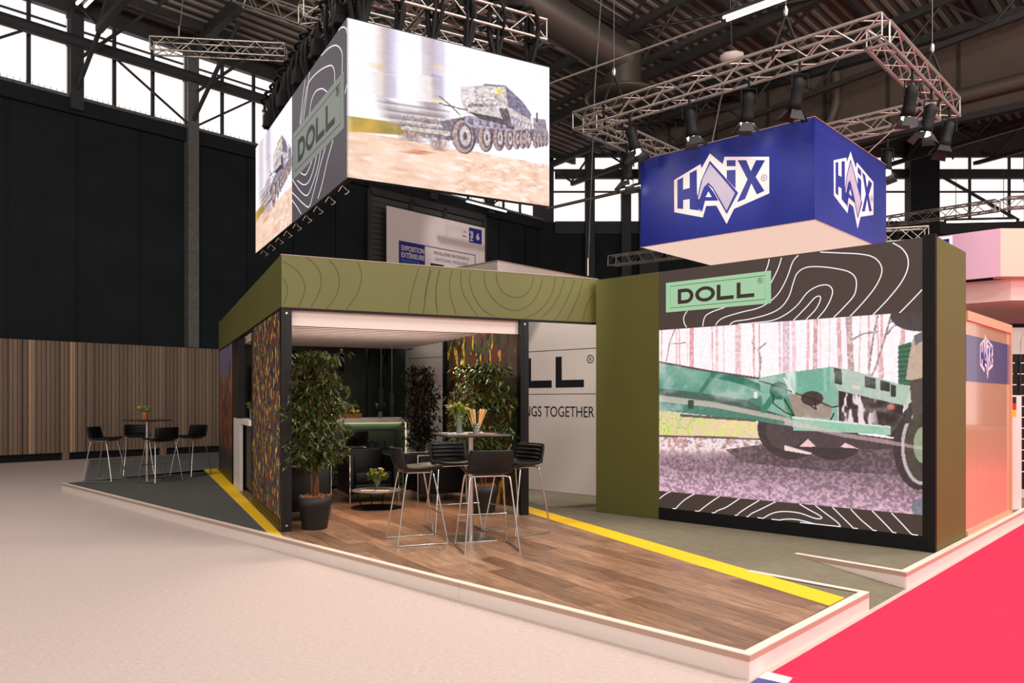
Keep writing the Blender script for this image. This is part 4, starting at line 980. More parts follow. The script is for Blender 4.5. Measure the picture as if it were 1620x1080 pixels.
bot = [[(75, 25), (35, 50), (8, 72)], [(220, 40), (150, 85), (88, 150)], [(368, 55), (290, 110), (222, 165)], [(488, 68), (410, 120), (350, 145), (322, 178)],
 [(605, 80), (530, 125), (480, 160), (458, 193)], [(703, 88), (620, 130), (550, 165), (527, 203)],
 [(845, 102), (900, 135), (955, 165), (978, 185), (940, 188), (840, 155), (740, 147), (670, 163), (595, 210)],
 [(940, 112), (1010, 165), (1075, 215), (1085, 243), (1040, 248), (940, 222), (830, 195), (740, 195), (678, 222)],
 [(1042, 122), (1100, 180), (1165, 245), (1193, 284)], [(1150, 132), (1210, 195), (1280, 255), (1305, 297)], [(1278, 143), (1340, 205), (1400, 270), (1422, 310)], [(1393, 155), (1460, 225), (1552, 325)], [(848, 240), (900, 243), (950, 253)]]
for L_, h, lo, hi in ((top, h1, zi1, TZt), (bot, h2, zpl, zi0)):
    for l in L_:
        pts = [(min(max(p[0], xd0+.01), xd1-.01), min(max(p[1], lo+.004), hi-.004)) for p in cr([vl(*h(*q)) for q in l], 8)]
        under(MB().ribbon(pts, .0105, .0095, th=.001).build('contour_line', 'line_white', tw), hdo if lo > 1 else fdo)
pa = vl(*h1(52, 380)); pb = vl(*h1(675, 315)); pzt = .5*(vl(*h1(52, 292))[1]+vl(*h1(675, 219))[1]); pzb = .5*(vl(*h1(52, 467))[1]+vl(*h1(675, 412))[1])
pq = MB().box(pa[0], pb[0], -.004, .009, pzb, pzt).build('logo_plaque', 'plaque', tw)
w_ = pb[0]-pa[0]; hh = pzt-pzb
m_ = MB(); i_ = .045*w_; 
m_.ribbon([(pa[0]+i_, pzb+i_*.8), (pb[0]-i_, pzb+i_*.8), (pb[0]-i_, pzt-i_*.8), (pa[0]+i_, pzt-i_*.8)], .006, -.005, True, .001); under(m_.build('plaque_border', 'brown_ink', tw), pq)
under(doll(pa[0]+w_*.125, pa[0]+w_*.86, pzb+hh*.24, pzb+hh*.74, -.005, 'brown_ink', tw, .002), pq)
m_ = MB(); rx, rz0, ro = pa[0]+w_*.91, pzb+hh*.73, .026
m_.ribbon([(rx+ro*math.cos(2*math.pi*k/20), rz0+ro*math.sin(2*math.pi*k/20)) for k in range(20)], .006, -.005, True, .001); under(m_.build('registered_ring', 'brown_ink', tw), pq)
under(text('R', .04, rx-.012, rz0-.014, -.006, 'brown_ink', tw), pq)

# ---- pictures shown by the LED screens
def inpoly(A_, B_, poly):
    r = np.zeros(A_.shape, bool); n = len(poly)
    for i in range(n):
        x0, y0 = poly[i]; x1, y1 = poly[(i+1) % n]
        if y0 == y1: continue
        c = ((y0 > B_) != (y1 > B_)) & (A_ < (x1-x0)*(B_-y0)/(y1-y0)+x0); r ^= c
    return r
def fillp(img, A_, B_, poly, col, al=1.0):
    k = inpoly(A_, B_, poly); img[k] = img[k]*(1-al)+np.array(col)/255*al
def line(img, A_, B_, pts, w, col, al=1.0, asp=1.3):
    for (x0, y0), (x1, y1) in zip(pts[:-1], pts[1:]):
        dx, dy = (x1-x0)*asp, y1-y0; L = dx*dx+dy*dy+1e-12
        t = np.clip(((A_-x0)*asp*dx+(B_-y0)*dy)/L, 0, 1); d = np.hypot((A_-x0)*asp-t*dx, B_-y0-t*dy)
        k = d < w; img[k] = img[k]*(1-al)+np.array(col)/255*al
def ell(img, A_, B_, c, rx, ry, col, al=1.0, r0=0):
    d = np.hypot((A_-c[0])/rx, (B_-c[1])/ry); k = (d < 1) & (d >= r0); img[k] = img[k]*(1-al)+np.array(col)/255*al
def blurh(img, k, wt):
    out = np.zeros_like(img)
    for i in range(-k, k+1): out += np.roll(img, i, 1)
    out /= 2*k+1; return img*(1-wt[..., None])+out*wt[..., None]
def forest(A_, B_):
    g = lambda x, y, f: ((vl(*f(x, y))[0]-xd0)/(xd1-xd0), (vl(*f(x, y))[1]-zi0)/(zi1-zi0))
    a = lambda x, y: g(x, y, lambda p, q: (1040+p/4.5, 500+q/4.5)); b = lambda x, y: g(x, y, lambda p, q: (1240+p/3.178, 490+q/3.178))
    img = np.ones(A_.shape+(3,))*C(255, 246, 250)
    n = vnoise(A_, B_, 60, 40, 2); n3 = vnoise(A_, B_, 110, 85, 8, 3); nv = vnoise(A_, B_, 90, 6, 5, 3)
    img = mixc(img, C(252, 226, 232), ss(nv, .52, .8)*.6)
    for (x, y0, y1, w, col) in ((25, 60, 560, .006, (228, 160, 160)), (130, 80, 560, .008, (240, 184, 190)), (240, 80, 380, .015, (222, 128, 128)), (205, 80, 380, .005, (244, 204, 208)), (150, 80, 380, .006, (226, 160, 160)), (420, 60, 420, .011, (238, 176, 184)), (385, 60, 400, .006, (226, 160, 160)), (570, 50, 440, .022, (226, 172, 178)), (680, 60, 440, .008, (224, 140, 140)), (720, 60, 440, .005, (190, 130, 130)), (865, 40, 420, .007, (232, 176, 180)), (912, 30, 440, .024, (214, 168, 190)), (960, 30, 440, .008, (240, 190, 200)), (465, 60, 400, .004, (230, 180, 184))):
        p, q = a(x, y0), a(x+(6 if w < .01 else 0), y1); line(img, A_, B_, [(p[0], 1.02), (q[0], q[1])], w*.75, col)
    for (x, x2, w, col) in ((50, 55, .006, (240, 190, 200)), (120, 118, .008, (230, 160, 165)), (158, 155, .013, (206, 130, 136)), (180, 180, .004, (240, 200, 205)), (272, 282, .012, (214, 140, 140)), (322, 338, .017, (170, 118, 108)), (385, 375, .005, (232, 180, 180)), (425, 428, .007, (224, 160, 160)), (490, 492, .008, (214, 140, 140)), (465, 480, .006, (228, 170, 170)), (600, 590, .012, (216, 150, 145)), (230, 225, .004, (240, 200, 200))):
        p, q = b(x, 40), b(x2, 340); line(img, A_, B_, [(p[0], 1.02), (q[0], q[1])], w*.8, col)
    for l in ([(540, 20), (500, 160), (460, 290), (440, 330)], [(470, 30), (450, 120), (425, 300)], [(340, 150), (400, 118), (470, 112)], [(610, 38), (540, 90), (520, 120)], [(580, 25), (540, 60)]):
        line(img, A_, B_, [b(*p) for p in l], .0045, (120, 80, 76))
    for l in ([(120, 95), (85, 180), (60, 320)], [(95, 195), (150, 192), (200, 188)], [(720, 440), (735, 300), (710, 240), (770, 190)], [(670, 180), (690, 230)]):
        line(img, A_, B_, [a(*p) for p in l], .004, (150, 100, 100))
    img = mixc(img, C(255, 246, 250), .28+.3*ss(n3, .45, .7))
    # ground
    gl = a(10, 850); gr = b(700, 700)
    gy = gl[1]+(.0)*(A_)
    grass = inpoly(A_, B_, [a(0, 670), a(160, 690), a(760, 760), a(800, 870), a(0, 860)])
    img[grass] = (mixc(mixc(np.broadcast_to(C(240, 206, 176), A_.shape+(3,)), C(226, 226, 130), ss(n, .42, .6)*ss(.9-B_*1.2+.0*A_, .2, .5)), C(150, 200, 90), ss(n3, .5, .7)*ss(.30-A_, 0, .2)*.8))[grass]
    ground = B_ < gl[1]+.006*np.sin(A_*90)
    gc = mixc(np.broadcast_to(C(250, 228, 230), A_.shape+(3,)), C(206, 160, 158), ss(n, .45, .62)); gc = mixc(gc, C(130, 96, 100), ss(n3, .57, .75)*.7)
    gdist = gl[1]-B_; rn = np.random.default_rng(4).random(A_.shape)
    dk = ss(gdist+.10*A_, .08, .16); gd = mixc(np.broadcast_to(C(140, 112, 122), A_.shape+(3,)), C(196, 160, 178), ss(n3, .35, .7)); gd = mixc(gd, C(104, 82, 90), ss(1-n, .5, .75)*.5)
    gc = mixc(gc, gd, dk); gc = mixc(gc, C(96, 74, 82), np.clip(ss(gdist+.06*A_, .08, .2)*(1-ss(gdist-.06*A_, .16, .32)), 0, 1)*.4); gc = mixc(gc, C(232, 188, 210), ss(gdist-.05*A_, .1, .32)*(.35+.5*ss(n3, .4, .65))); gc = gc+((rn-.5)*.16)[..., None]
    img[ground] = gc[ground]; line(img, A_, B_, [a(0, 852), a(400, 862), a(800, 880)], .006, (70, 50, 56), .75)
    sh = inpoly(A_, B_, [a(480, 950), a(820, 900), b(200, 640), b(640, 690), b(700, 800), b(560, 830), b(200, 810), a(980, 1080), a(600, 1040)])
    img[sh] = (img*.0+mixc(np.broadcast_to(C(92, 72, 78), A_.shape+(3,)), C(122, 98, 106), ss(n3, .4, .75)))[sh]
    # dark underside and wheels
    for (cx_, cy_, rx_, ry_) in ((940, 800, .125, .17),): ell(img, A_, B_, a(cx_, cy_), rx_, ry_, (64, 50, 52)); ell(img, A_, B_, a(900, 820), .07, .10, (88, 70, 72), .7)
    ell(img, A_, B_, b(240, 660), .10, .10, (58, 46, 50))
    fillp(img, A_, B_, [b(0, 570), b(260, 610), b(640, 660), b(640, 700), b(380, 700), b(150, 690), b(0, 640)], (74, 60, 66))
    for l in ([(75, 688), (118, 648), (160, 688)], [(282, 690), (305, 668), (372, 698)]): fillp(img, A_, B_, [b(*p) for p in l], (240, 200, 200))
    # long green drawbar
    fillp(img, A_, B_, [a(0, 325), a(380, 395), a(720, 445), a(790, 560), a(990, 720), a(990, 790), a(700, 745), a(0, 670)], (76, 128, 110))
    k = inpoly(A_, B_, [a(0, 325), a(380, 395), a(720, 445), a(760, 560), a(600, 600), a(0, 510)]); img[k] = mixc(np.broadcast_to(C(84, 146, 126), A_.shape+(3,)), C(150, 190, 172), ss(vnoise(A_, B_, 3, 5, 21), .35, .75))[k]
    fillp(img, A_, B_, [a(0, 510), a(300, 545), a(640, 600), a(760, 660), a(990, 740), a(990, 765), a(500, 640), a(0, 560)], (70, 96, 88))
    fillp(img, A_, B_, [a(0, 560), a(400, 610), a(990, 735), a(990, 765), a(400, 650), a(0, 606)], (216, 196, 184), .75)
    fillp(img, A_, B_, [a(160, 695), a(700, 735), a(700, 752), a(160, 715)], (92, 92, 80)); line(img, A_, B_, [a(0, 325), a(380, 393), a(720, 443)], .006, (90, 66, 66))
    fillp(img, A_, B_, [a(215, 595), a(255, 595), a(255, 660), a(215, 660)], (50, 70, 62)); fillp(img, A_, B_, [a(685, 540), a(710, 540), a(710, 585), a(685, 585)], (230, 230, 240))
    line(img, A_, B_, [a(390, 420), a(300, 545)], .012, (64, 120, 100)); line(img, A_, B_, [a(400, 415), a(600, 460), a(760, 520), a(860, 540)], .02, (40, 112, 92))
    # body of the trailer
    fillp(img, A_, B_, [a(720, 440), b(0, 318), b(240, 285), b(275, 305), b(270, 560), b(60, 560), b(0, 545), a(990, 740), a(750, 660)], (134, 178, 160))
    k = inpoly(A_, B_, [b(0, 318), b(240, 285), b(240, 400), b(120, 430), b(0, 410)]); img[k] = mixc(np.broadcast_to(C(112, 172, 150), A_.shape+(3,)), C(226, 238, 232), ss(vnoise(A_, B_, 26, 2, 31, 3), .45, .75))[k]
    fillp(img, A_, B_, [b(0, 420), b(110, 425), b(240, 480), b(235, 540), b(60, 545), b(0, 500)], (160, 140, 126)); ell(img, A_, B_, b(140, 445), .04, .04, (64, 46, 44))
    line(img, A_, B_, [a(860, 520), a(750, 670)], .016, (54, 128, 104)); ell(img, A_, B_, a(860, 530), .035, .05, (34, 96, 78)); line(img, A_, B_, [a(900, 560), b(60, 580)], .014, (60, 140, 112))
    for l in ([a(720, 460), a(860, 500), b(60, 420), b(150, 450), b(240, 490), b(290, 480)], [a(820, 560), a(820, 620), a(900, 680), a(970, 710), a(900, 590)], [b(150, 440), b(160, 500), b(130, 480)], [b(230, 560), b(250, 520)]): line(img, A_, B_, l, .0035, (20, 24, 26))
    line(img, A_, B_, [b(0, 345), b(50, 420)], .004, (240, 245, 240))
    # front block
    fillp(img, A_, B_, [b(240, 285), b(345, 305), b(640, 390), b(640, 470), b(600, 480), b(270, 405), b(250, 370)], (176, 196, 180))
    for q in ([(250, 290), (288, 298), (292, 378), (252, 370)], [(405, 332), (460, 345), (460, 398), (405, 388)], [(482, 352), (530, 365), (530, 412), (482, 404)], [(536, 372), (562, 380), (560, 440), (534, 434)], [(340, 375), (384, 382), (384, 402), (340, 396)]): fillp(img, A_, B_, [b(*p) for p in q], (46, 50, 48) if q[0][0] != 340 else (226, 206, 206))
    k = inpoly(A_, B_, [b(272, 405), b(600, 480), b(590, 640), b(540, 640), b(275, 560)]); img[k] = mixc(np.broadcast_to(C(44, 30, 30), A_.shape+(3,)), C(240, 216, 226), ss(vnoise(A_, B_, 60, 12, 33, 3), .5, .6)*ss(.5-abs((A_-.78)/.22), 0, .3))[k]
    fillp(img, A_, B_, [b(40, 535), b(280, 560), b(536, 585), b(536, 630), b(380, 620), b(45, 605)], (150, 196, 172)); fillp(img, A_, B_, [b(40, 535), b(536, 585), b(536, 592), b(40, 545)], (222, 230, 220))
    ell(img, A_, B_, b(536, 490), .012, .014, (190, 60, 50))
    fillp(img, A_, B_, [b(640, 390), b(700, 400), b(700, 560), b(620, 600), b(590, 640), b(605, 480)], (204, 200, 184))
    # crate and person standing at the right
    fillp(img, A_, B_, [b(572, 180), b(640, 160), b(640, 385), b(575, 372)], (58, 110, 84))
    for q in range(8): line(img, A_, B_, [b(574, 190+q*24), b(640, 180+q*25)], .003, (34, 74, 54))
    ell(img, A_, B_, b(672, 690), .075, .21, (58, 46, 48)); ell(img, A_, B_, b(690, 690), .062, .185, (196, 178, 180)); ell(img, A_, B_, b(694, 690), .054, .17, (70, 66, 56)); ell(img, A_, B_, b(700, 680), .03, .09, (150, 160, 130))
    line(img, A_, B_, [b(620, 560), b(640, 480), b(690, 440)], .012, (60, 60, 56))
    fillp(img, A_, B_, [b(645, 150), b(700, 110), b(705, 350), b(650, 355), b(612, 350), b(625, 250)], (196, 170, 150)); fillp(img, A_, B_, [b(630, 355), b(702, 340), b(702, 520), b(650, 560), b(640, 480)], (84, 72, 66))
    fillp(img, A_, B_, [b(650, 130), b(700, 105), b(702, 150), b(660, 180)], (110, 104, 110)); ell(img, A_, B_, b(700, 20), .10, .085, (70, 60, 60))
    fillp(img, A_, B_, [b(0, 545), b(300, 620), b(500, 650), b(700, 690), b(700, 705), b(480, 668), b(300, 640), b(0, 575)], (226, 190, 186), .6)
    ell(img, A_, B_, b(690, 1000), .03, .05, (110, 120, 130), .8)
    k = inpoly(A_, B_, [b(0, 680), b(140, 720), b(130, 728), b(0, 706)]); img[k] = C(240, 214, 214)
    k = inpoly(A_, B_, [a(0, 325), a(380, 395), a(720, 445), b(240, 285), b(640, 390), b(640, 470), b(536, 630), a(990, 790), a(700, 745), a(0, 670)]); m2 = vnoise(A_, B_, 10, 9, 61, 4); img[k] = (img*.88+mixc(img, C(226, 222, 220), ss(m2, .5, .85)*.75)*.12+.0)[k]; img[k] = mixc(img, C(212, 214, 208), ss(m2, .46, .8)*.55)[k]
    img += ((n3-.5)*.09)[..., None]
    return img
grid_panel('led_screen', xd0, xd1, zi0, zi1, 420, 300, forest, 'led_picture', tw, y=.012)['label'] = 'lit screen showing a green trailer on a forest track'

# ================================================================ HANGING SCREEN CUBE
KY = 9.7
K0 = Vector(((549-CX)/F*KY, KY))
KA = math.radians(60.8)
KR = Pl(K0, (math.sin(KA), math.cos(KA))); KL = Pl(K0, (math.cos(KA), -math.sin(KA)))
kz0 = CZ+(HY-280)/F*KY; kz1 = CZ+(HY-28)/F*KY; kh = kz1-kz0
kw = KR.loc(869, 200)[0]; kl = -KL.loc(404.5, 300)[0]; kg = -KL.loc(462, 300)[0]
kc = thing('hanging_screen_box', 'long hanging box of bright video screens with a grey DOLL graphic on its side', 'screen', (K0.x, K0.y, kz0), KR.rz())
MB().box(.02, kw, .012, .11, .0, kh+.02).build('casing', 'black', kc); MB().box(.012, .11, .11, kl, .0, kh+.02).build('casing', 'black', kc)
def tankimg(A_, B_):
    def g(x, y):
        u, v = 540+x/3.485, 20+y/3.485; a, z = KR.loc(u, v); return a/kw, (z-kz0)/kh
    img = np.ones(A_.shape+(3,))*C(252, 248, 255)
    n = vnoise(A_, B_, 50, 60, 41); n2 = vnoise(A_, B_, 12, 14, 42); nb = vnoise(A_, B_, 40, 8, 44, 3)
    hz = g(35, 570)[1]; h2_ = g(1140, 660)[1]
    gy = hz+(h2_-hz)*A_
    gb = g(33, 655)[1]
    img = mixc(img, C(244, 240, 250), ss(n2, .5, .8)*.4)
    k = (B_ < gb+.01+.02*(n-.5)) ; gc = mixc(np.broadcast_to(C(248, 214, 190), A_.shape+(3,)), C(226, 176, 150), ss(n2, .45, .65)*ss(n, .3, .7)); gc = mixc(gc, C(255, 236, 226), ss(vnoise(A_, B_, 20, 50, 45), .52, .7)); gc = mixc(gc, C(196, 140, 118), ss(n, .55, .7)*ss(B_-.22, 0, .15)*.8)
    img[k] = gc[k]
    k = inpoly(A_, B_, [g(30, 568), g(330, 608), g(420, 680), g(30, 655)]); img[k] = mixc(np.broadcast_to(C(206, 164, 60), A_.shape+(3,)), C(150, 132, 44), ss(nb, .4, .65))[k]
    k = inpoly(A_, B_, [g(330, 770), g(420, 755), g(520, 770), g(440, 785)]); img[k] = C(214, 130, 96)
    # two blurred upright posts and the moving trailer tail
    layer = img.copy()
    for (x, w, col) in ((238, 15, (196, 176, 180)), (215, 8, (240, 214, 190)), (275, 12, (196, 186, 232)), (258, 6, (150, 140, 150)), (476, 10, (120, 106, 116)), (505, 14, (214, 196, 206)), (538, 10, (150, 140, 190))):
        p = g(x, 60); q = g(x+2, 470); fillp(layer, A_, B_, [(p[0]-w/1150, 1.02), (p[0]+w/1150, 1.02), (q[0]+w/1150, q[1]), (q[0]-w/1150, q[1])], col)
    for q, col in (([(185, 325), (262, 340), (268, 460), (190, 455)], (228, 214, 206)), ([(440, 345), (525, 355), (525, 490), (445, 480)], (236, 224, 222)), ([(180, 280), (200, 275), (205, 312), (185, 310)], (246, 200, 120)), ([(525, 285), (540, 285), (540, 312), (525, 312)], (244, 190, 90)), ([(525, 470), (545, 472), (545, 495), (525, 493)], (240, 180, 80)),
                   ([(215, 460), (290, 490), (300, 540), (560, 560), (560, 650), (330, 620), (240, 580)], (176, 166, 176)), ([(440, 490), (545, 495), (560, 620), (460, 610)], (170, 150, 160)), ([(260, 345), (270, 345), (270, 460), (262, 460)], (60, 56, 70)), ([(520, 345), (532, 345), (535, 480), (524, 480)], (80, 70, 84))):
        fillp(layer, A_, B_, [g(*p) for p in q], col)
    for q in range(10): line(layer, A_, B_, [g(215+q*6, 490+q*14), g(590, 545+q*12)], .007, ((120, 110, 124), (226, 216, 214), (170, 150, 140))[q % 3], .55)
    for (x, y, w, h) in ((355, 660, 22, 36), (410, 668, 36, 36), (540, 700, 38, 50), (470, 665, 22, 22)): ell(layer, A_, B_, g(x, y), w/1150, h/640, (112, 90, 96)); ell(layer, A_, B_, g(x+8, y), w*.6/1150, h*.8/640, (206, 170, 156))
    layer = blurh(layer, 9, ss(.55-A_, 0, .12))
    k = A_ < .62; img[k] = layer[k]
    # low loader bed, wheels
    fillp(img, A_, B_, [g(545, 600), g(690, 570), g(760, 585), g(1140, 660), g(1140, 700), g(760, 720), g(560, 700), g(330, 640), g(330, 618), g(560, 640)], (120, 108, 126))
    fillp(img, A_, B_, [g(330, 622), g(600, 655), g(600, 680), g(330, 642)], (206, 190, 180))
    for (x, y, rx_, ry_) in ((675, 680, 62, 76), (795, 688, 38, 62), (868, 690, 30, 56), (923, 692, 24, 50), (965, 694, 20, 46), (1000, 694, 17, 44), (1028, 694, 15, 42), (1072, 696, 14, 40), (1090, 694, 12, 38), (1108, 694, 11, 36), (1128, 690, 10, 36)):
        ell(img, A_, B_, g(x, y), (rx_+8)/1150, (ry_+4)/660, (74, 62, 76)); ell(img, A_, B_, g(x-4, y+2), rx_*.98/1150, ry_*.95/660, (176, 150, 146)); ell(img, A_, B_, g(x+6, y), rx_*.72/1150, ry_*.8/660, (104, 88, 104)); ell(img, A_, B_, g(x+8, y), rx_*.5/1150, ry_*.6/660, (206, 188, 190)); ell(img, A_, B_, g(x+8, y), rx_*.2/1150, ry_*.24/660, (92, 78, 92))
    for i in range(7):
        x = 700+i*46-i*i*1.4; ell(img, A_, B_, g(x+20, 600+i*6), (44-4*i)/1150, (26-1.5*i)/660, (176, 164, 190), 1, .55)
    # tank
    fillp(img, A_, B_, [g(660, 410), g(790, 400), g(800, 392), g(905, 402), g(925, 420), g(1000, 490), g(1045, 560), g(1055, 640), g(960, 650), g(900, 600), g(700, 560), g(665, 500)], (206, 196, 196))
    fillp(img, A_, B_, [g(905, 402), g(925, 420), g(1000, 490), g(1048, 560), g(1040, 590), g(920, 520)], (120, 112, 140)); fillp(img, A_, B_, [g(700, 545), g(880, 580), g(930, 625), g(760, 585)], (62, 54, 66))
    fillp(img, A_, B_, [g(865, 525), g(915, 530), g(960, 640), g(930, 640), g(895, 600)], (84, 74, 88)); 
    for i in range(6): ell(img, A_, B_, g(942+i*19, 598+i*7), .009, .033, (150, 140, 160)); ell(img, A_, B_, g(942+i*19, 598+i*7), .005, .018, (226, 214, 226))
    fillp(img, A_, B_, [g(850, 418), g(885, 422), g(885, 450), g(850, 446)], (250, 214, 110)); fillp(img, A_, B_, [g(700, 500), g(860, 505), g(865, 516), g(700, 522)], (150, 130, 130)); fillp(img, A_, B_, [g(785, 392), g(905, 402), g(905, 410), g(785, 402)], (110, 100, 108))
    k = inpoly(A_, B_, [g(660, 410), g(905, 402), g(905, 540), g(700, 545)]); img[k] += ((n[k]-.5)*.5)[..., None]
    fillp(img, A_, B_, [g(655, 405), g(735, 410), g(740, 470), g(690, 520), g(655, 470)], (226, 212, 218), .8); fillp(img, A_, B_, [g(1060, 580), g(1125, 590), g(1138, 680), g(1060, 680)], (150, 134, 150)); line(img, A_, B_, [g(1078, 555), g(1078, 600)], .006, (60, 50, 60))
    line(img, A_, B_, [g(540, 460), g(600, 510), g(650, 560)], .004, (70, 60, 90)); line(img, A_, B_, [g(540, 500), g(700, 540)], .004, (70, 60, 90))
    img += ((n-.5)*.07)[..., None]; nf = vnoise(A_, B_, 110, 80, 77, 2); kk_ = inpoly(A_, B_, [g(330, 560), g(560, 585), g(675, 540), g(665, 425), g(800, 405), g(905, 402), g(1000, 490), g(1055, 590), g(1140, 610), g(1145, 740), g(560, 740), g(330, 690)]); img[kk_] += ((nf[kk_]-.5)*.42)[..., None]
    return img
grid_panel('led_screen', 0, kw, 0, kh, 330, 240, tankimg, 'led_picture', kc, y=0)['label'] = 'front lit screen showing a tank on a low loader'
def sideimg(A_, B_): return tankimg(1-A_, B_)
o_ = grid_panel('led_screen', kg, kl, 0, kh, 150, 160, lambda a, b: tankimg(1-a, b), 'led_picture', kc, swap=True, y=0)
o_['label'] = 'side lit screen repeating the tank picture'
gpo = MB().box(0, .02, .0, kg, 0, kh).build('graphic_panel', 'grey_panel', kc)
sg = lambda x, y: (390+x/2.92, 30+y/2.92)
def kl_(u, v): a, z = KL.loc(u, v); return -a, z-kz0
clines = [[(425, 45), (450, 38), (470, 55)], [(345, 170), (380, 135), (415, 122), (440, 150), (443, 200), (440, 270)], [(250, 490), (268, 380), (285, 300), (330, 245), (385, 215), (405, 235), (408, 290)],
 [(290, 450), (300, 380), (320, 335), (350, 322), (375, 340)], [(262, 470), (275, 380), (292, 240)], [(246, 485), (262, 350), (272, 280)], [(400, 560), (375, 650), (350, 760), (330, 830)], [(368, 580), (340, 680), (310, 800), (290, 865), (265, 855), (230, 820), (210, 800)],
 [(345, 600), (325, 700), (295, 790), (275, 815), (245, 790), (212, 740)], [(325, 630), (305, 710), (285, 755), (262, 765), (235, 745)], [(210, 835), (235, 870), (252, 900)], [(455, 345), (465, 300)], [(305, 650), (285, 700), (270, 720), (250, 710)]]
for l in clines:
    pts = [(min(max(-p[0], -kg+.01), -.01), min(max(p[1], .01), kh-.01)) for p in cr([kl_(*sg(*q)) for q in l], 8)]
    m_ = MB(); m_.ribbon(pts, .016, 0, th=.001); o_ = m_.build('contour_line', 'line_white', kc); o_.rotation_euler = (0, 0, -math.pi/2); o_.location = (-.001, 0, 0); under(o_, gpo)
pzs = [kl_(*sg(*q)) for q in ((217, 530), (453, 243), (448, 508), (218, 742))]
ppx0 = -.5*(pzs[0][0]+pzs[3][0]); ppx1 = -.5*(pzs[1][0]+pzs[2][0]); pz1 = .5*(pzs[0][1]+pzs[1][1]); pz0 = .5*(pzs[2][1]+pzs[3][1])
def side(o): o.rotation_euler = (0, 0, -math.pi/2); o.location = (-.001, 0, 0); return o
spq = side(MB().box(ppx0, ppx1, -.008, 0, pz0, pz1).build('logo_plaque', 'plaque_dim', kc)); w_ = ppx1-ppx0; hh = pz1-pz0
under(side(doll(ppx0+w_*.12, ppx0+w_*.86, pz0+hh*.25, pz0+hh*.73, -.009, 'grey_ink', kc, .002)), spq)
m_ = MB(); i_ = .045*w_; m_.ribbon([(ppx0+i_, pz0+i_*.8), (ppx1-i_, pz0+i_*.8), (ppx1-i_, pz1-i_*.8), (ppx0+i_, pz1-i_*.8)], .01, -.009, True, .001); under(side(m_.build('plaque_border', 'grey_ink', kc)), spq)
under(side(text('®', .2, ppx0+w_*.88, pz0+hh*.68, -.01, 'grey_ink', kc)), spq)

# ================================================================ TRUSSES
def truss(p, q, label, w=.29, group=None, m='alu', r=.024, seg=.30, twist=True):
    p, q = Vector(p), Vector(q); L = (q-p).length; d = (q-p).normalized()
    t = thing('lighting_truss', label, 'truss', p, 0, group)
    up = Vector((0, 0, 1)); s = d.cross(up).normalized(); u = s.cross(d)
    cs = [s*w/2*a+u*w/2*b for a, b in ((-1, -1), (1, -1), (1, 1), (-1, 1))]
    for c in cs: MB().tube([c, c+d*L], r, 8).build('chord', m, t)
    mb = MB(); n = max(1, int(L/seg)); st = L/n
    for k in range(4):
        a, b = cs[k], cs[(k+1) % 4]
        for i in range(n):
            x, y = (a, b) if i % 2 == 0 else (b, a); mb.tube([x+d*st*i, y+d*st*(i+1)], r*.45, 5)
        mb.tube([a, b], r*.5, 5); mb.tube([a+d*L, b+d*L], r*.5, 5)
    mb.build('lacing', m, t)
    return t
# trusses carrying the screen box, with slings
zt0 = kz1+.62
def KP(pl, a, off, z): p = pl.at(a, z, off); return Vector((p.x, p.y, z))
truss(KP(KR, -.1, .30, zt0), KP(KR, kw+.05, .30, zt0), 'aluminium truss right above the front edge of the hanging screen box')
truss(KP(KL, .1, .30, zt0), KP(KL, -kl-.1, .30, zt0), 'aluminium truss right above the long left edge of the hanging screen box')
truss(KP(KR, -.1, 1.9, zt0+.28), KP(KR, kw, 1.9, zt0+.28), 'aluminium truss over the screen box, second from its front edge')
truss(KP(KL, -.2, 1.5, zt0+.28), KP(KL, -kl, 1.5, zt0+.28), 'aluminium truss over the screen box, second from its left edge')
def sling(p, zb, seed, label, group):
    rr = random.Random(seed); t = thing('lifting_sling', label, 'sling', p, rr.random()*.5, group)
    m_ = MB(); L = p.z-zb
    for k in range(4):
        a = rr.uniform(-.08, .08); b = rr.uniform(-.07, .07)
        m_.tube(cr([(a, b, .22), (a*1.6, b*1.5-.02, 0), (a*1.5, b*1.4, -L*.4), (a*.3, b*.3, -L+.05)], 5), [.026+.018*rr.random()]*16, 6)
    m_.tube(cr([(-.1, .12, .2), (-.15, 0, .22), (0, -.18, .2), (.1, -.16, 0), (.05, 0, -.2), (-.06, .1, -.05), (-.1, .12, .2)], 4), .026, 6)
    m_.build('strap', 'black', t)
    m_ = MB(); m_.tube([(.03*math.cos(a), 0, -L+.02+.035*math.sin(a)) for a in [2*math.pi*k/12 for k in range(12)]], .009, 6, closed=True); m_.build('shackle', 'chrome', t)
    return t
for i in range(6):
    a, _ = KR.loc((583, 639, 694, 748, 799, 850)[i], 60)
    sling(KP(KR, a, .24, zt0), kz1, i, 'black strap above the front screen, '+ORD[i]+' of the six from the left', 'straps above the front screen')
for i in range(15):
    sling(KP(KL, -.3-i*.37, .2, zt0), kz1+.02, 20+i, 'black strap above the left side of the screen box, '+ORD[i]+' from its near corner', 'straps above the left side of the screen box')
for i in range(5):
    p = KP(KL, -.6-i*1.1, .12, kz1+.28)
    t = thing('junction_box', 'black cable box above the left side of the screen box, '+ORD[i]+' from its near corner', 'cable box', p, KR.rz(), 'cable boxes above the screen box')
    m_ = MB(); m_.cbox(-.12, .12, -.1, .1, -.12, .14, .02); m_.build('housing', 'black', t); m_ = MB(); m_.tube([(0, 0, .14), (0, .05, .36)], .012, 6); m_.tube(cr([(.1, 0, -.1), (.2, .1, -.3), (.1, .25, -.26)], 5), .012, 6); m_.build('cable', 'black', t)
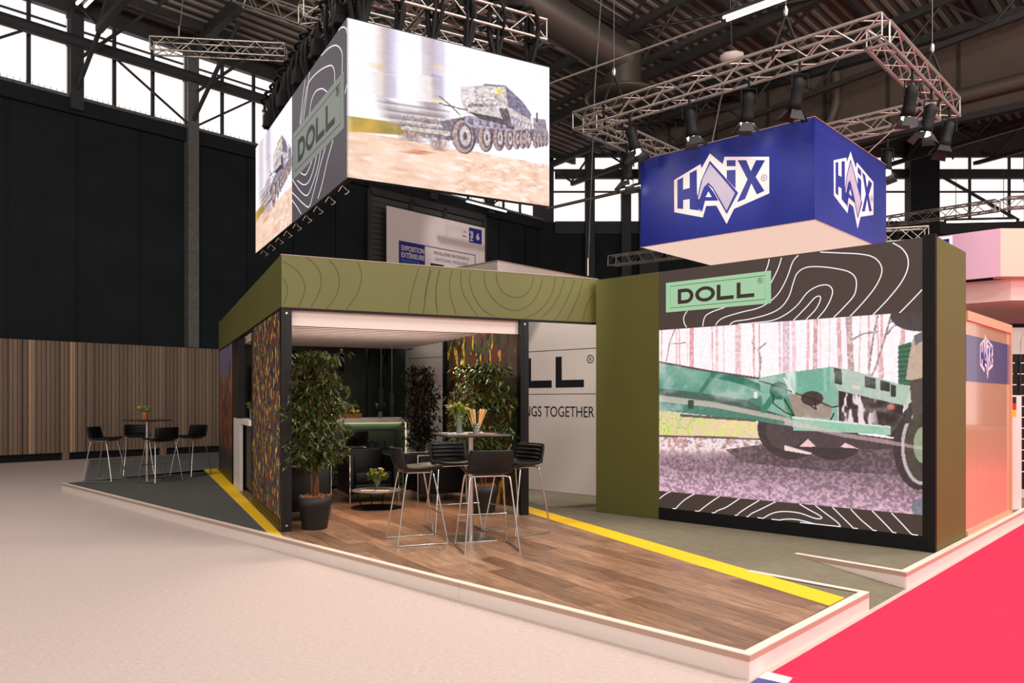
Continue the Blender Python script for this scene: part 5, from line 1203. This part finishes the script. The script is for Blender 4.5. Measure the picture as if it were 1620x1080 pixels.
for i in range(9):
    p = KP(KL, -.4-i*.62, .06, kz0-.03); t = thing('safety_clip', 'steel clip below the left side of the screen box, '+ORD[i]+' from its near corner', 'clip', p, 0, 'clips below the screen box')
    m_ = MB(); m_.tube(cr([(0, 0, .04), (.05, 0, -.02), (.09, .0, -.05), (.03, .02, -.08)], 4), .008, 6); m_.build('hook', 'chrome', t); MB().tube([(0, 0, .03), (-.05, 0, -.05)], .006, 5).build('pin', 'chrome', t)
for i, (a, o) in enumerate(((.4, .3), (2.6, .3))):
    p = KP(KR, a, o, zt0+.15); t = thing('chain_hoist', ('left', 'right')[i]+' black chain hoist above the front screen', 'hoist', p)
    MB().cbox(-.12, .12, -.1, .1, .1, .5, .04).build('motor', 'black', t); MB().tube([(0, 0, .5), (0, 0, 3.4)], .012, 6).build('chain', 'steel', t)
truss(at(240, 72, 17.5), at(452, 83, 17.9), 'free hanging aluminium truss left of the screen box, before the windows')
truss(at(380, -4, 16), at(520, 44, 15.2), 'aluminium truss at the top, left of the screen box corner')
truss(at(968, 413, 24), at(1100, 396, 20.5), 'aluminium truss low behind the video wall, under the blue cube')
truss(at(1402, 351, 24.5), at(1578, 325, 22), 'aluminium truss before the right windows, above the lilac canopy')
truss(at(1396, 374, 17.5), at(1466, 370, 17.3), 'short aluminium truss right behind the top of the video wall')
truss(at(1588, 322, 22), at(1680, 316, 22), 'aluminium truss at the right edge of the photo')
for (u, v, Y, L, lb) in ((283, 62, 17.5, 2.4, 'steel cable holding the free truss left of the screen box'), (930, 436, 13.5, 6.5, 'slack steel cable hanging in front of the far black wall')):
    p = at(u, v, Y); t = thing('steel_cable', lb, 'cable', p); MB().tube([(0, 0, 0), (.12, 0, L*.5), (.35 if u > 900 else 0.02, 0, L)], .012, 6).build('wire', 'galv', t); MB().tube([(0, 0, 0), (0, 0, .3)], .02, 6).build('fitting', 'steel', t)

# ================================================================ BLUE CUBE
HO = Vector(((1289-CX)/F*11, 11)); HL = Pl(HO, -D1); HR = Pl(HO, D2)
hz0 = CZ+(HY-347.5)/F*11; hz1 = CZ+(HY-184)/F*11; hw = -HL.loc(1013.5, 300)[0]; hr = HR.loc(1402, 300)[0]
hc = thing('hanging_logo_cube', 'blue fabric cube with white HAIX logos hanging from the lighting truss ring', 'hanging sign', (HO.x, HO.y, hz0), HR.rz())
hh_ = hz1-hz0
MB().box(0, hr, 0, .01, 0.0, hh_).build('side_panel', 'blue', hc); MB().box(0, .01, .01, hw, 0, hh_).build('side_panel', 'blue', hc)
MB().box(0.01, hr, hw-.01, hw, 0, hh_).build('side_panel', 'blue', hc); MB().box(hr-.01, hr, .01, hw-.01, 0, hh_).build('side_panel', 'blue', hc)
MB().box(.01, hr-.01, .01, hw-.01, 0.002, .01).build('underside', 'box_under_glow', hc)
for e in (((0, 0, 0), (hr, 0, 0)), ((0, 0, 0), (0, hw, 0)), ((0, 0, hh_), (hr, 0, hh_)), ((0, 0, hh_), (0, hw, hh_))): MB().beam(e[0], e[1], .009, .009).build('edge_frame', 'gold_frame', hc)
LG = {'white': [(256, 405), (418, 307), (424, 333), (475, 242), (553, 307), (565, 262), (837, 262), (837, 485), (622, 580), (577, 672), (515, 560), (452, 562), (432, 632), (258, 600)],
  'H': [(277, 405), (312, 387), (312, 462), (352, 452), (352, 362), (395, 340), (397, 480), (410, 590), (352, 582), (352, 520), (312, 526), (312, 580), (277, 578)],
  'A1': [(475, 286), (560, 378), (648, 482), (578, 612), (515, 500), (490, 455), (466, 434), (440, 470), (418, 602), (394, 530), (420, 410)],
  'G': [(476, 306), (555, 396), (628, 483), (577, 592), (520, 490), (494, 448), (466, 420), (438, 448), (412, 520), (402, 520), (430, 400)],
  'A2': [(466, 436), (500, 480), (528, 530), (446, 530), (428, 600), (412, 560), (440, 470)], 'C': [(467, 474), (488, 508), (450, 508)],
  'i1': [(578, 283), (632, 283), (632, 320), (578, 320)], 'i2': [(578, 345), (632, 342), (632, 458), (578, 398)],
  'X': [(645, 283), (697, 283), (725, 350), (757, 283), (812, 283), (755, 385), (808, 470), (762, 492), (728, 425), (690, 520), (640, 540), (705, 400)]}
def lgl(x, y): a, z = HL.loc(1000+x/3.857, 180+y/3.857); return a+hw, z-hz0
LGL = {k: [lgl(*p) for p in v] for k, v in LG.items()}
lx0 = min(p[0] for p in LGL['white']); lx1 = max(p[0] for p in LGL['white'])
def logo(parent, fx, place, y=0):
    for k, mm, th_2, nm in (('white', 'logo_white', .001, 'logo_ground'), ('A1', 'blue', .002, 'logo_shape'), ('G', 'logo_grey', .003, 'logo_shape'), ('H', 'blue', .002, 'logo_letter'), ('A2', 'blue', .0035, 'logo_letter'), ('C', 'logo_white', .0045, 'logo_shape'), ('i1', 'blue', .002, 'logo_letter'), ('i2', 'blue', .002, 'logo_letter'), ('X', 'blue', .002, 'logo_letter')):
        m_ = MB(); m_.plate([fx(p) for p in LGL[k]], -th_2*1.5, -th_2*1.5+.0012); o_ = m_.build(nm, mm, parent); place(o_)
        if k == 'white': gr_ = o_
        else: under(o_, gr_)
    c_ = fx(lgl(806, 390)); r_ = abs(fx(lgl(823, 390))[0]-c_[0])
    m_ = MB(); m_.ribbon([(c_[0]+r_*math.cos(a), c_[1]+r_*math.sin(a)) for a in [2*math.pi*k/20 for k in range(20)]], r_*.18, -.003, True, .001); o_ = m_.build('registered_ring', 'blue_ink', parent); place(o_); under(o_, gr_)
    o_ = text('R', r_*1.3, c_[0]-r_*.4, c_[1]-r_*.48, -.004, 'blue_ink', parent); place(o_); under(o_, gr_)
def place_left(o): o.rotation_euler = (0, 0, -math.pi/2); o.location = (-.001, hw, 0)
logo(hc, lambda p: p, place_left)
rx0 = HR.loc(1000+1230/3.857, 300)[0]; rx1 = HR.loc(1000+1472/3.857, 300)[0]; ks = (rx1-rx0)/(lx1-lx0)
zc = .5*(LGL['white'][4][1]+LGL['white'][9][1])
def place_r(o): o.location = (0, -.0, 0)
logo(hc, lambda p: (rx0+(p[0]-lx0)*ks, p[1]), place_r)
# truss ring
NY = 10.1; NX = (1383-CX)/F*NY; RZ_ = CZ+(HY-50)/F*NY; N2 = Vector((NX, NY))
rl, rw = 4.75, 3.55
def RP(a, b): p = N2+D1*a+D2*b; return Vector((p.x, p.y, RZ_))
truss(RP(-.14, 0), RP(rl+.14, 0), 'front left side of the square aluminium truss ring above the blue cube')
truss(RP(0, .15), RP(0, rw+.14), 'front right side of the square aluminium truss ring above the blue cube')
truss(RP(rl, .15), RP(rl, rw+.14), 'rear left side of the square aluminium truss ring above the blue cube')
truss(RP(.15, rw), RP(rl-.15, rw), 'rear right side of the square aluminium truss ring above the blue cube')
for i, (a, b, lb) in enumerate(((rl*.87, 0, 'left'), (rl*.25, 0, 'middle'), (0, rw*.75, 'right'))):
    t = thing('chain_hoist', lb+' hoist with black strap holding the truss ring above the blue cube', 'hoist', RP(a, b)+Vector((0, 0, .1)))
    m_ = MB()
    for q in (-1, 1): m_.tube(cr([(q*.14, .1, -.3), (q*.17, 0, 0), (q*.06, 0, .35), (0, 0, .5)], 5), .022, 6)
    m_.build('strap', 'black', t); MB().tube([(0, 0, .5), (0, 0, 4.6)], .008, 6).build('chain', 'galv', t); m_ = MB(); m_.lathe([(.02, 0), (.035, .04), (.035, .1), (.02, .14)], (0, 0, .5), 10); m_.build('hook', 'steel', t)
for i, (a, b, c, d) in enumerate(((rl*.45, 0, 1.8, .3), (rl*.1, rw*.9, .3, 2.6))):
    p = RP(a, b); q = HO+D1*c+D2*d; qq = Vector((q.x, q.y, hz1)); t = thing('suspension_chain', ('left', 'right')[i]+' chain between the truss ring and the top of the blue cube', 'chain', p)
    m_ = MB(); m_.tube([(0, 0, -.1), qq-p], .012, 6); m_.build('chain', 'steel', t); m_ = MB(); m_.lathe([(.02, 0), (.03, .05), (.02, .1)], qq-p, 8); m_.build('turnbuckle', 'steel', t)
def stage_spot(p, aim, label, on=True):
    t = thing('stage_spotlight', label, 'spotlight', p)
    d = (Vector(aim)-p); d.normalize(); ax = Vector((d.x*.35, d.y*.35, -1)).normalized(); q = ax.to_track_quat('Z', 'Y').to_matrix().to_4x4()
    def xf(m): m.v = [tuple(q @ Vector(v)+Vector((0, 0, -.1))) for v in m.v]; return m
    m_ = MB(); m_.lathe([(.05, 0), (.085, .03), (.09, .12), (.08, .2), (.09, .32), (.105, .42), (.1, .42), (.085, .34)], (0, 0, 0), 20, cap1=False); xf(m_).build('body', 'black', t)
    m_ = MB(); m_.tube([(0, 0, .14), (0, 0, -.02)], .02, 8); m_.tube([(-.11, 0, -.25), (-.11, 0, -.04), (.11, 0, -.04), (.11, 0, -.25)], .012, 6); m_.build('clamp_bracket', 'black', t)
    m_ = MB(); m_.lathe([(.084, .40), (.08, .44), (.05, .465), (0, .475)], (0, 0, 0), 20, False, False); xf(m_).build('lens', 'lamp_glow' if on else 'black_gloss', t)
    m_ = MB()
    for k in range(4):
        a = k*math.pi/2+.4; c, s = math.cos(a), math.sin(a); X = lambda r, w, z: (c*r-s*w, s*r+c*w, z)
        m_.add([X(.095, -.07, .42), X(.095, .07, .42), X(.19, .11, .55), X(.19, -.11, .55), X(.1, -.07, .425), X(.1, .07, .425), X(.195, .11, .555), X(.195, -.11, .555)], [(0, 1, 2, 3), (7, 6, 5, 4), (0, 4, 5, 1), (1, 5, 6, 2), (2, 6, 7, 3), (3, 7, 4, 0)])
    xf(m_).build('barn_doors', 'charcoal', t)
    return t
tgtL = HO+D1*(hw*.5); tgtL = (tgtL.x, tgtL.y, hz0+.6); tgtR = HO+D2*(hr*.5); tgtR = (tgtR.x, tgtR.y, hz0+.6)
def ring_at(u, b=0):   # a on the front-left side for a photo column
    k = (u-CX)/F; return (k*NY-NX)/(D1.x-k*D1.y)
def ring_b(u): k = (u-CX)/F; return (k*NY-NX)/(D2.x-k*D2.y)
SPN = [(ring_at(1003), 'leftmost stage spotlight under the front left side of the truss ring', 1), (ring_at(1097), 'second stage spotlight from the left under the truss ring, lit', 1), (ring_at(1191), 'third stage spotlight from the left under the truss ring, lit', 1), (ring_at(1271), 'dark stage spotlight from the left, just above the corner of the blue cube', 0)]
for a, lb, on in SPN:
    p = RP(a, -.12)+Vector((0, 0, -.28)); stage_spot(p, tgtL, lb, on)
for u, lb, on in ((1429, 'stage spotlight under the front right side of the truss ring, nearest its corner', 1), (1460, 'middle stage spotlight under the front right side of the truss ring', 1), (1489, 'dark stage spotlight at the right end of the truss ring', 0)):
    b = ring_b(u); p = RP(-.12, b)+Vector((0, 0, -.28)); stage_spot(p, tgtR, lb, on)
stage_spot(at(992, 240, 12.9), (at(1000, 500, 12)), 'lower stage spotlight hanging left of the blue cube, lit', 1)
stage_spot(at(1404, 232, 14.2), tgtR, 'small stage spotlight behind the right top edge of the blue cube', 1)
stage_spot(at(1418, 356, 24.1), tgtR, 'dark stage spotlight hanging before the right windows', 0)
for i, (a, pw_) in enumerate(((.25, 260), (.55, 260), (.85, 160))):
    q = RP(rl*a, -1.2)+Vector((0, 0, -.9)); tt = HO+D1*(hw*a); spot('cube_spot', q, (tt.x, tt.y, hz0+.45), pw_*.22, 60, 1)
q = RP(-1.2, rw*.4)+Vector((0, 0, -.9)); spot('cube_spot', q, tgtR, 55, 70, 1)

# ================================================================ HAIX STAND AT THE RIGHT
Go = VW.at(0, 0, TH_); GP = Pl((Go.x, Go.y), D2)
gl_ = GP.loc(1598, 700)[0]; gz1_ = CZ+(HY-491)/F*Go.y-PT
gw = thing('glass_partition', 'glossy bronze glass partition with blue logo band right of the video wall', 'partition', (Go.x, Go.y, PT), GP.rz())
def gloc(u, v): a, z = GP.loc(u, v); return a, z-PT
cuts = [0.0, GP.loc(1546, 700)[0], GP.loc(1574, 700)[0], gl_-.04]
bz1, bz0 = gloc(1546, 533)[1], gloc(1546, 604)[1]
for i in range(3): MB().box(cuts[i]+.004, cuts[i+1]-.004, .0, .02, .06, gz1_-.1).build('glass_pane', 'glass_wall', gw)
for i in range(3): MB().box(cuts[i]+.004, cuts[i+1]-.004, -.003, .0, bz0, bz1).build('logo_band', 'glass_blue', gw)
MB().box(0, gl_, -.02, .06, gz1_-.1, gz1_).build('top_rail', 'gold_frame', gw); MB().box(0, gl_, -.02, .06, 0, .06).build('bottom_rail', 'gold_frame', gw); MB().box(gl_-.05, gl_, -.025, .07, 0, gz1_).build('end_post', 'gold_frame', gw)
q0, _ = gloc(1550, 570); q1, _ = gloc(1570, 570); kk = (q1-q0)/(lx1-lx0); zm = .5*(bz0+bz1)
logo(gw, lambda p: (q0+(p[0]-lx0)*kk, zm+(p[1]-zc)*kk*1.15), lambda o: setattr(o, 'location', (0, -.003, 0)))
# flag post behind
fp = thing('flag_post', 'slim white post with a black red gold flag panel at the right edge', 'post', gp(1604, 822, 0))
MB().box(-.06, .1, 0, .05, 0, 1.62).build('post', 'white', fp)
for i, c in enumerate(('flag_black', 'flag_red', 'flag_gold')): MB().box(-.055, .03, -.004, 0, 1.60-(i+1)*.085, 1.60-i*.085).build('flag_stripe', c, fp)
rk = thing('storage_rack', 'tall black rack with pale shelf edges at the right edge of the photo', 'rack', gp(1604, 780, 0)+Vector((0, .6, 0)), 0)
RB = gp(1604, 780, 0).y+.6; rh = CZ+(HY-560)/F*RB
m_ = MB(); m_.box(0, 2.2, .0, .5, 0, rh); m_.build('body', 'black', rk)
m_ = MB()
for k in range(11): 
    for q in range(5): m_.box(.05+q*.2+(k % 3)*.03, .17+q*.2+(k % 3)*.03, -.01, 0, .3+k*.19, .315+k*.19)
m_.build('shelf_edges', 'kerb_white', rk)
for k in range(1, 3): MB().box(k*.5-.02, k*.5, -.02, 0, 0, rh).build('upright', 'charcoal', rk)
bx = thing('arched_partition', 'pale partition with an arched window behind the black rack', 'partition', (at(1598, 633, 15).x, 15, 0))
zz0, zz1 = CZ+(HY-564)/F*15, CZ+(HY-518)/F*15
MB().box(0, 3, 0, .1, 0, zz1).build('panel', 'white', bx); MB().plate([(.2, zz0), (.2, zz1-.25), (.25, zz1-.1), (.4, zz1-.02), (3, zz1-.02), (3, zz0)], -.02, 0).build('arch', 'canopy_low', bx); MB().box(.32, 1, -.03, -.02, zz0+.05, zz1-.3).build('window', 'glass_blue', bx)
# lilac canopy of the neighbouring stand
CYn = 14.0; cX = (1583-CX)/F*CYn; cz1, cz0, cz2 = CZ+(HY-361)/F*CYn, CZ+(HY-437)/F*CYn, CZ+(HY-472)/F*CYn
cpy = thing('stand_canopy', 'lilac and peach angular canopy of the neighbouring stand at the right', 'canopy', (cX, CYn, 0))
def cpoly(ins): return [(-7.3*.75+ins, 6.8*.75), (-.0+ins*.2, ins), (4.5, ins), (4.5, 5), (-2, 6)]
a = D1*6.0
MB().prism([(a.x, a.y), (0, 0), (.02, .02), (a.x+.05, a.y+.4)], cz0, cz1).build('side_face', 'canopy_lilac', cpy)
MB().prism([(0, 0), (5, 0), (5, .3), (.05, .3)], cz0, cz1).build('front_face', 'canopy_peach', cpy)
MB().prism([(a.x+.4, a.y+.2), (.35, .25), (5, .25), (5, 4.5), (a.x+2, a.y+.8)], cz2, cz0).build('lower_band', 'canopy_low', cpy)
CP = Pl((cX, CYn), -D1)
s_0, s_1 = CP.loc(1470, 380)[0], CP.loc(1502, 380)[0]; z_1, z_0 = CP.loc(1500, 378)[1], CP.loc(1500, 398)[1]
sgn = MB().box(s_0, s_1, -.03, -.01, z_0, z_1).build('logo_sign', 'blue', cpy); sgn.rotation_euler = (0, 0, CP.rz())
sgn = MB().box(s_0, s_1+.05, -.008, -.002, z_0, z_1+.05).build('glow_edge', 'line_white', cpy); sgn.rotation_euler = (0, 0, CP.rz())
# ================================================================ LAMPS OF THE STAND AND ADDED FILL SPOTS
def downlight(x, y, z, label, power, ang=75, tgt=None):
    p = PW(x, y, z)
    spot('downlight', p+Vector((0, 0, -.02)), PW(*(tgt or (x, y, 0))), power, ang, .6, (1, .72, .48), .03)
downlight(1.25, 1.0, 2.22, 'small black ceiling spot under the louvres above the coffee table', 110, 62)
downlight(.9, .35, 2.22, 'small black ceiling spot under the louvres near the front left tree', 60, 80, (1.2, .0, 0))
downlight(2.2, .7, 2.22, 'small black ceiling spot under the louvres near the front bar table', 90, 80, (2.0, -.3, 0))
spot('banner_fill', (1, 22, 10.5), (-1.5, 29.5, 7.6), 900, 30, .6, (1, .92, .88), .2)  # unseen spot added to brighten the banner
spot('wall_fill', (-.6, 8.6, 6.9), (1.0, 11.8, 1.0), 900, 34, .5, (1, .9, .82), .1)  # unseen spot added to brighten the white logo wall
spot('truss_spot', KP(KR, .6, -.2, zt0-.2), (.1, 6.6, PT), 380, 52, .7, (1, .80, .62), .08)
spot('truss_spot', KP(KR, 2.4, -.2, zt0-.2), (-.3, 7.6, PT), 330, 40, .7, (1, .80, .62), .08)
l_ = area('bar_glow', PW(1.6, by0+.08, BZ-.09), (1.8, .03), 1.8, (.86, 1, .6), rot=(math.radians(25), 0, RZP))
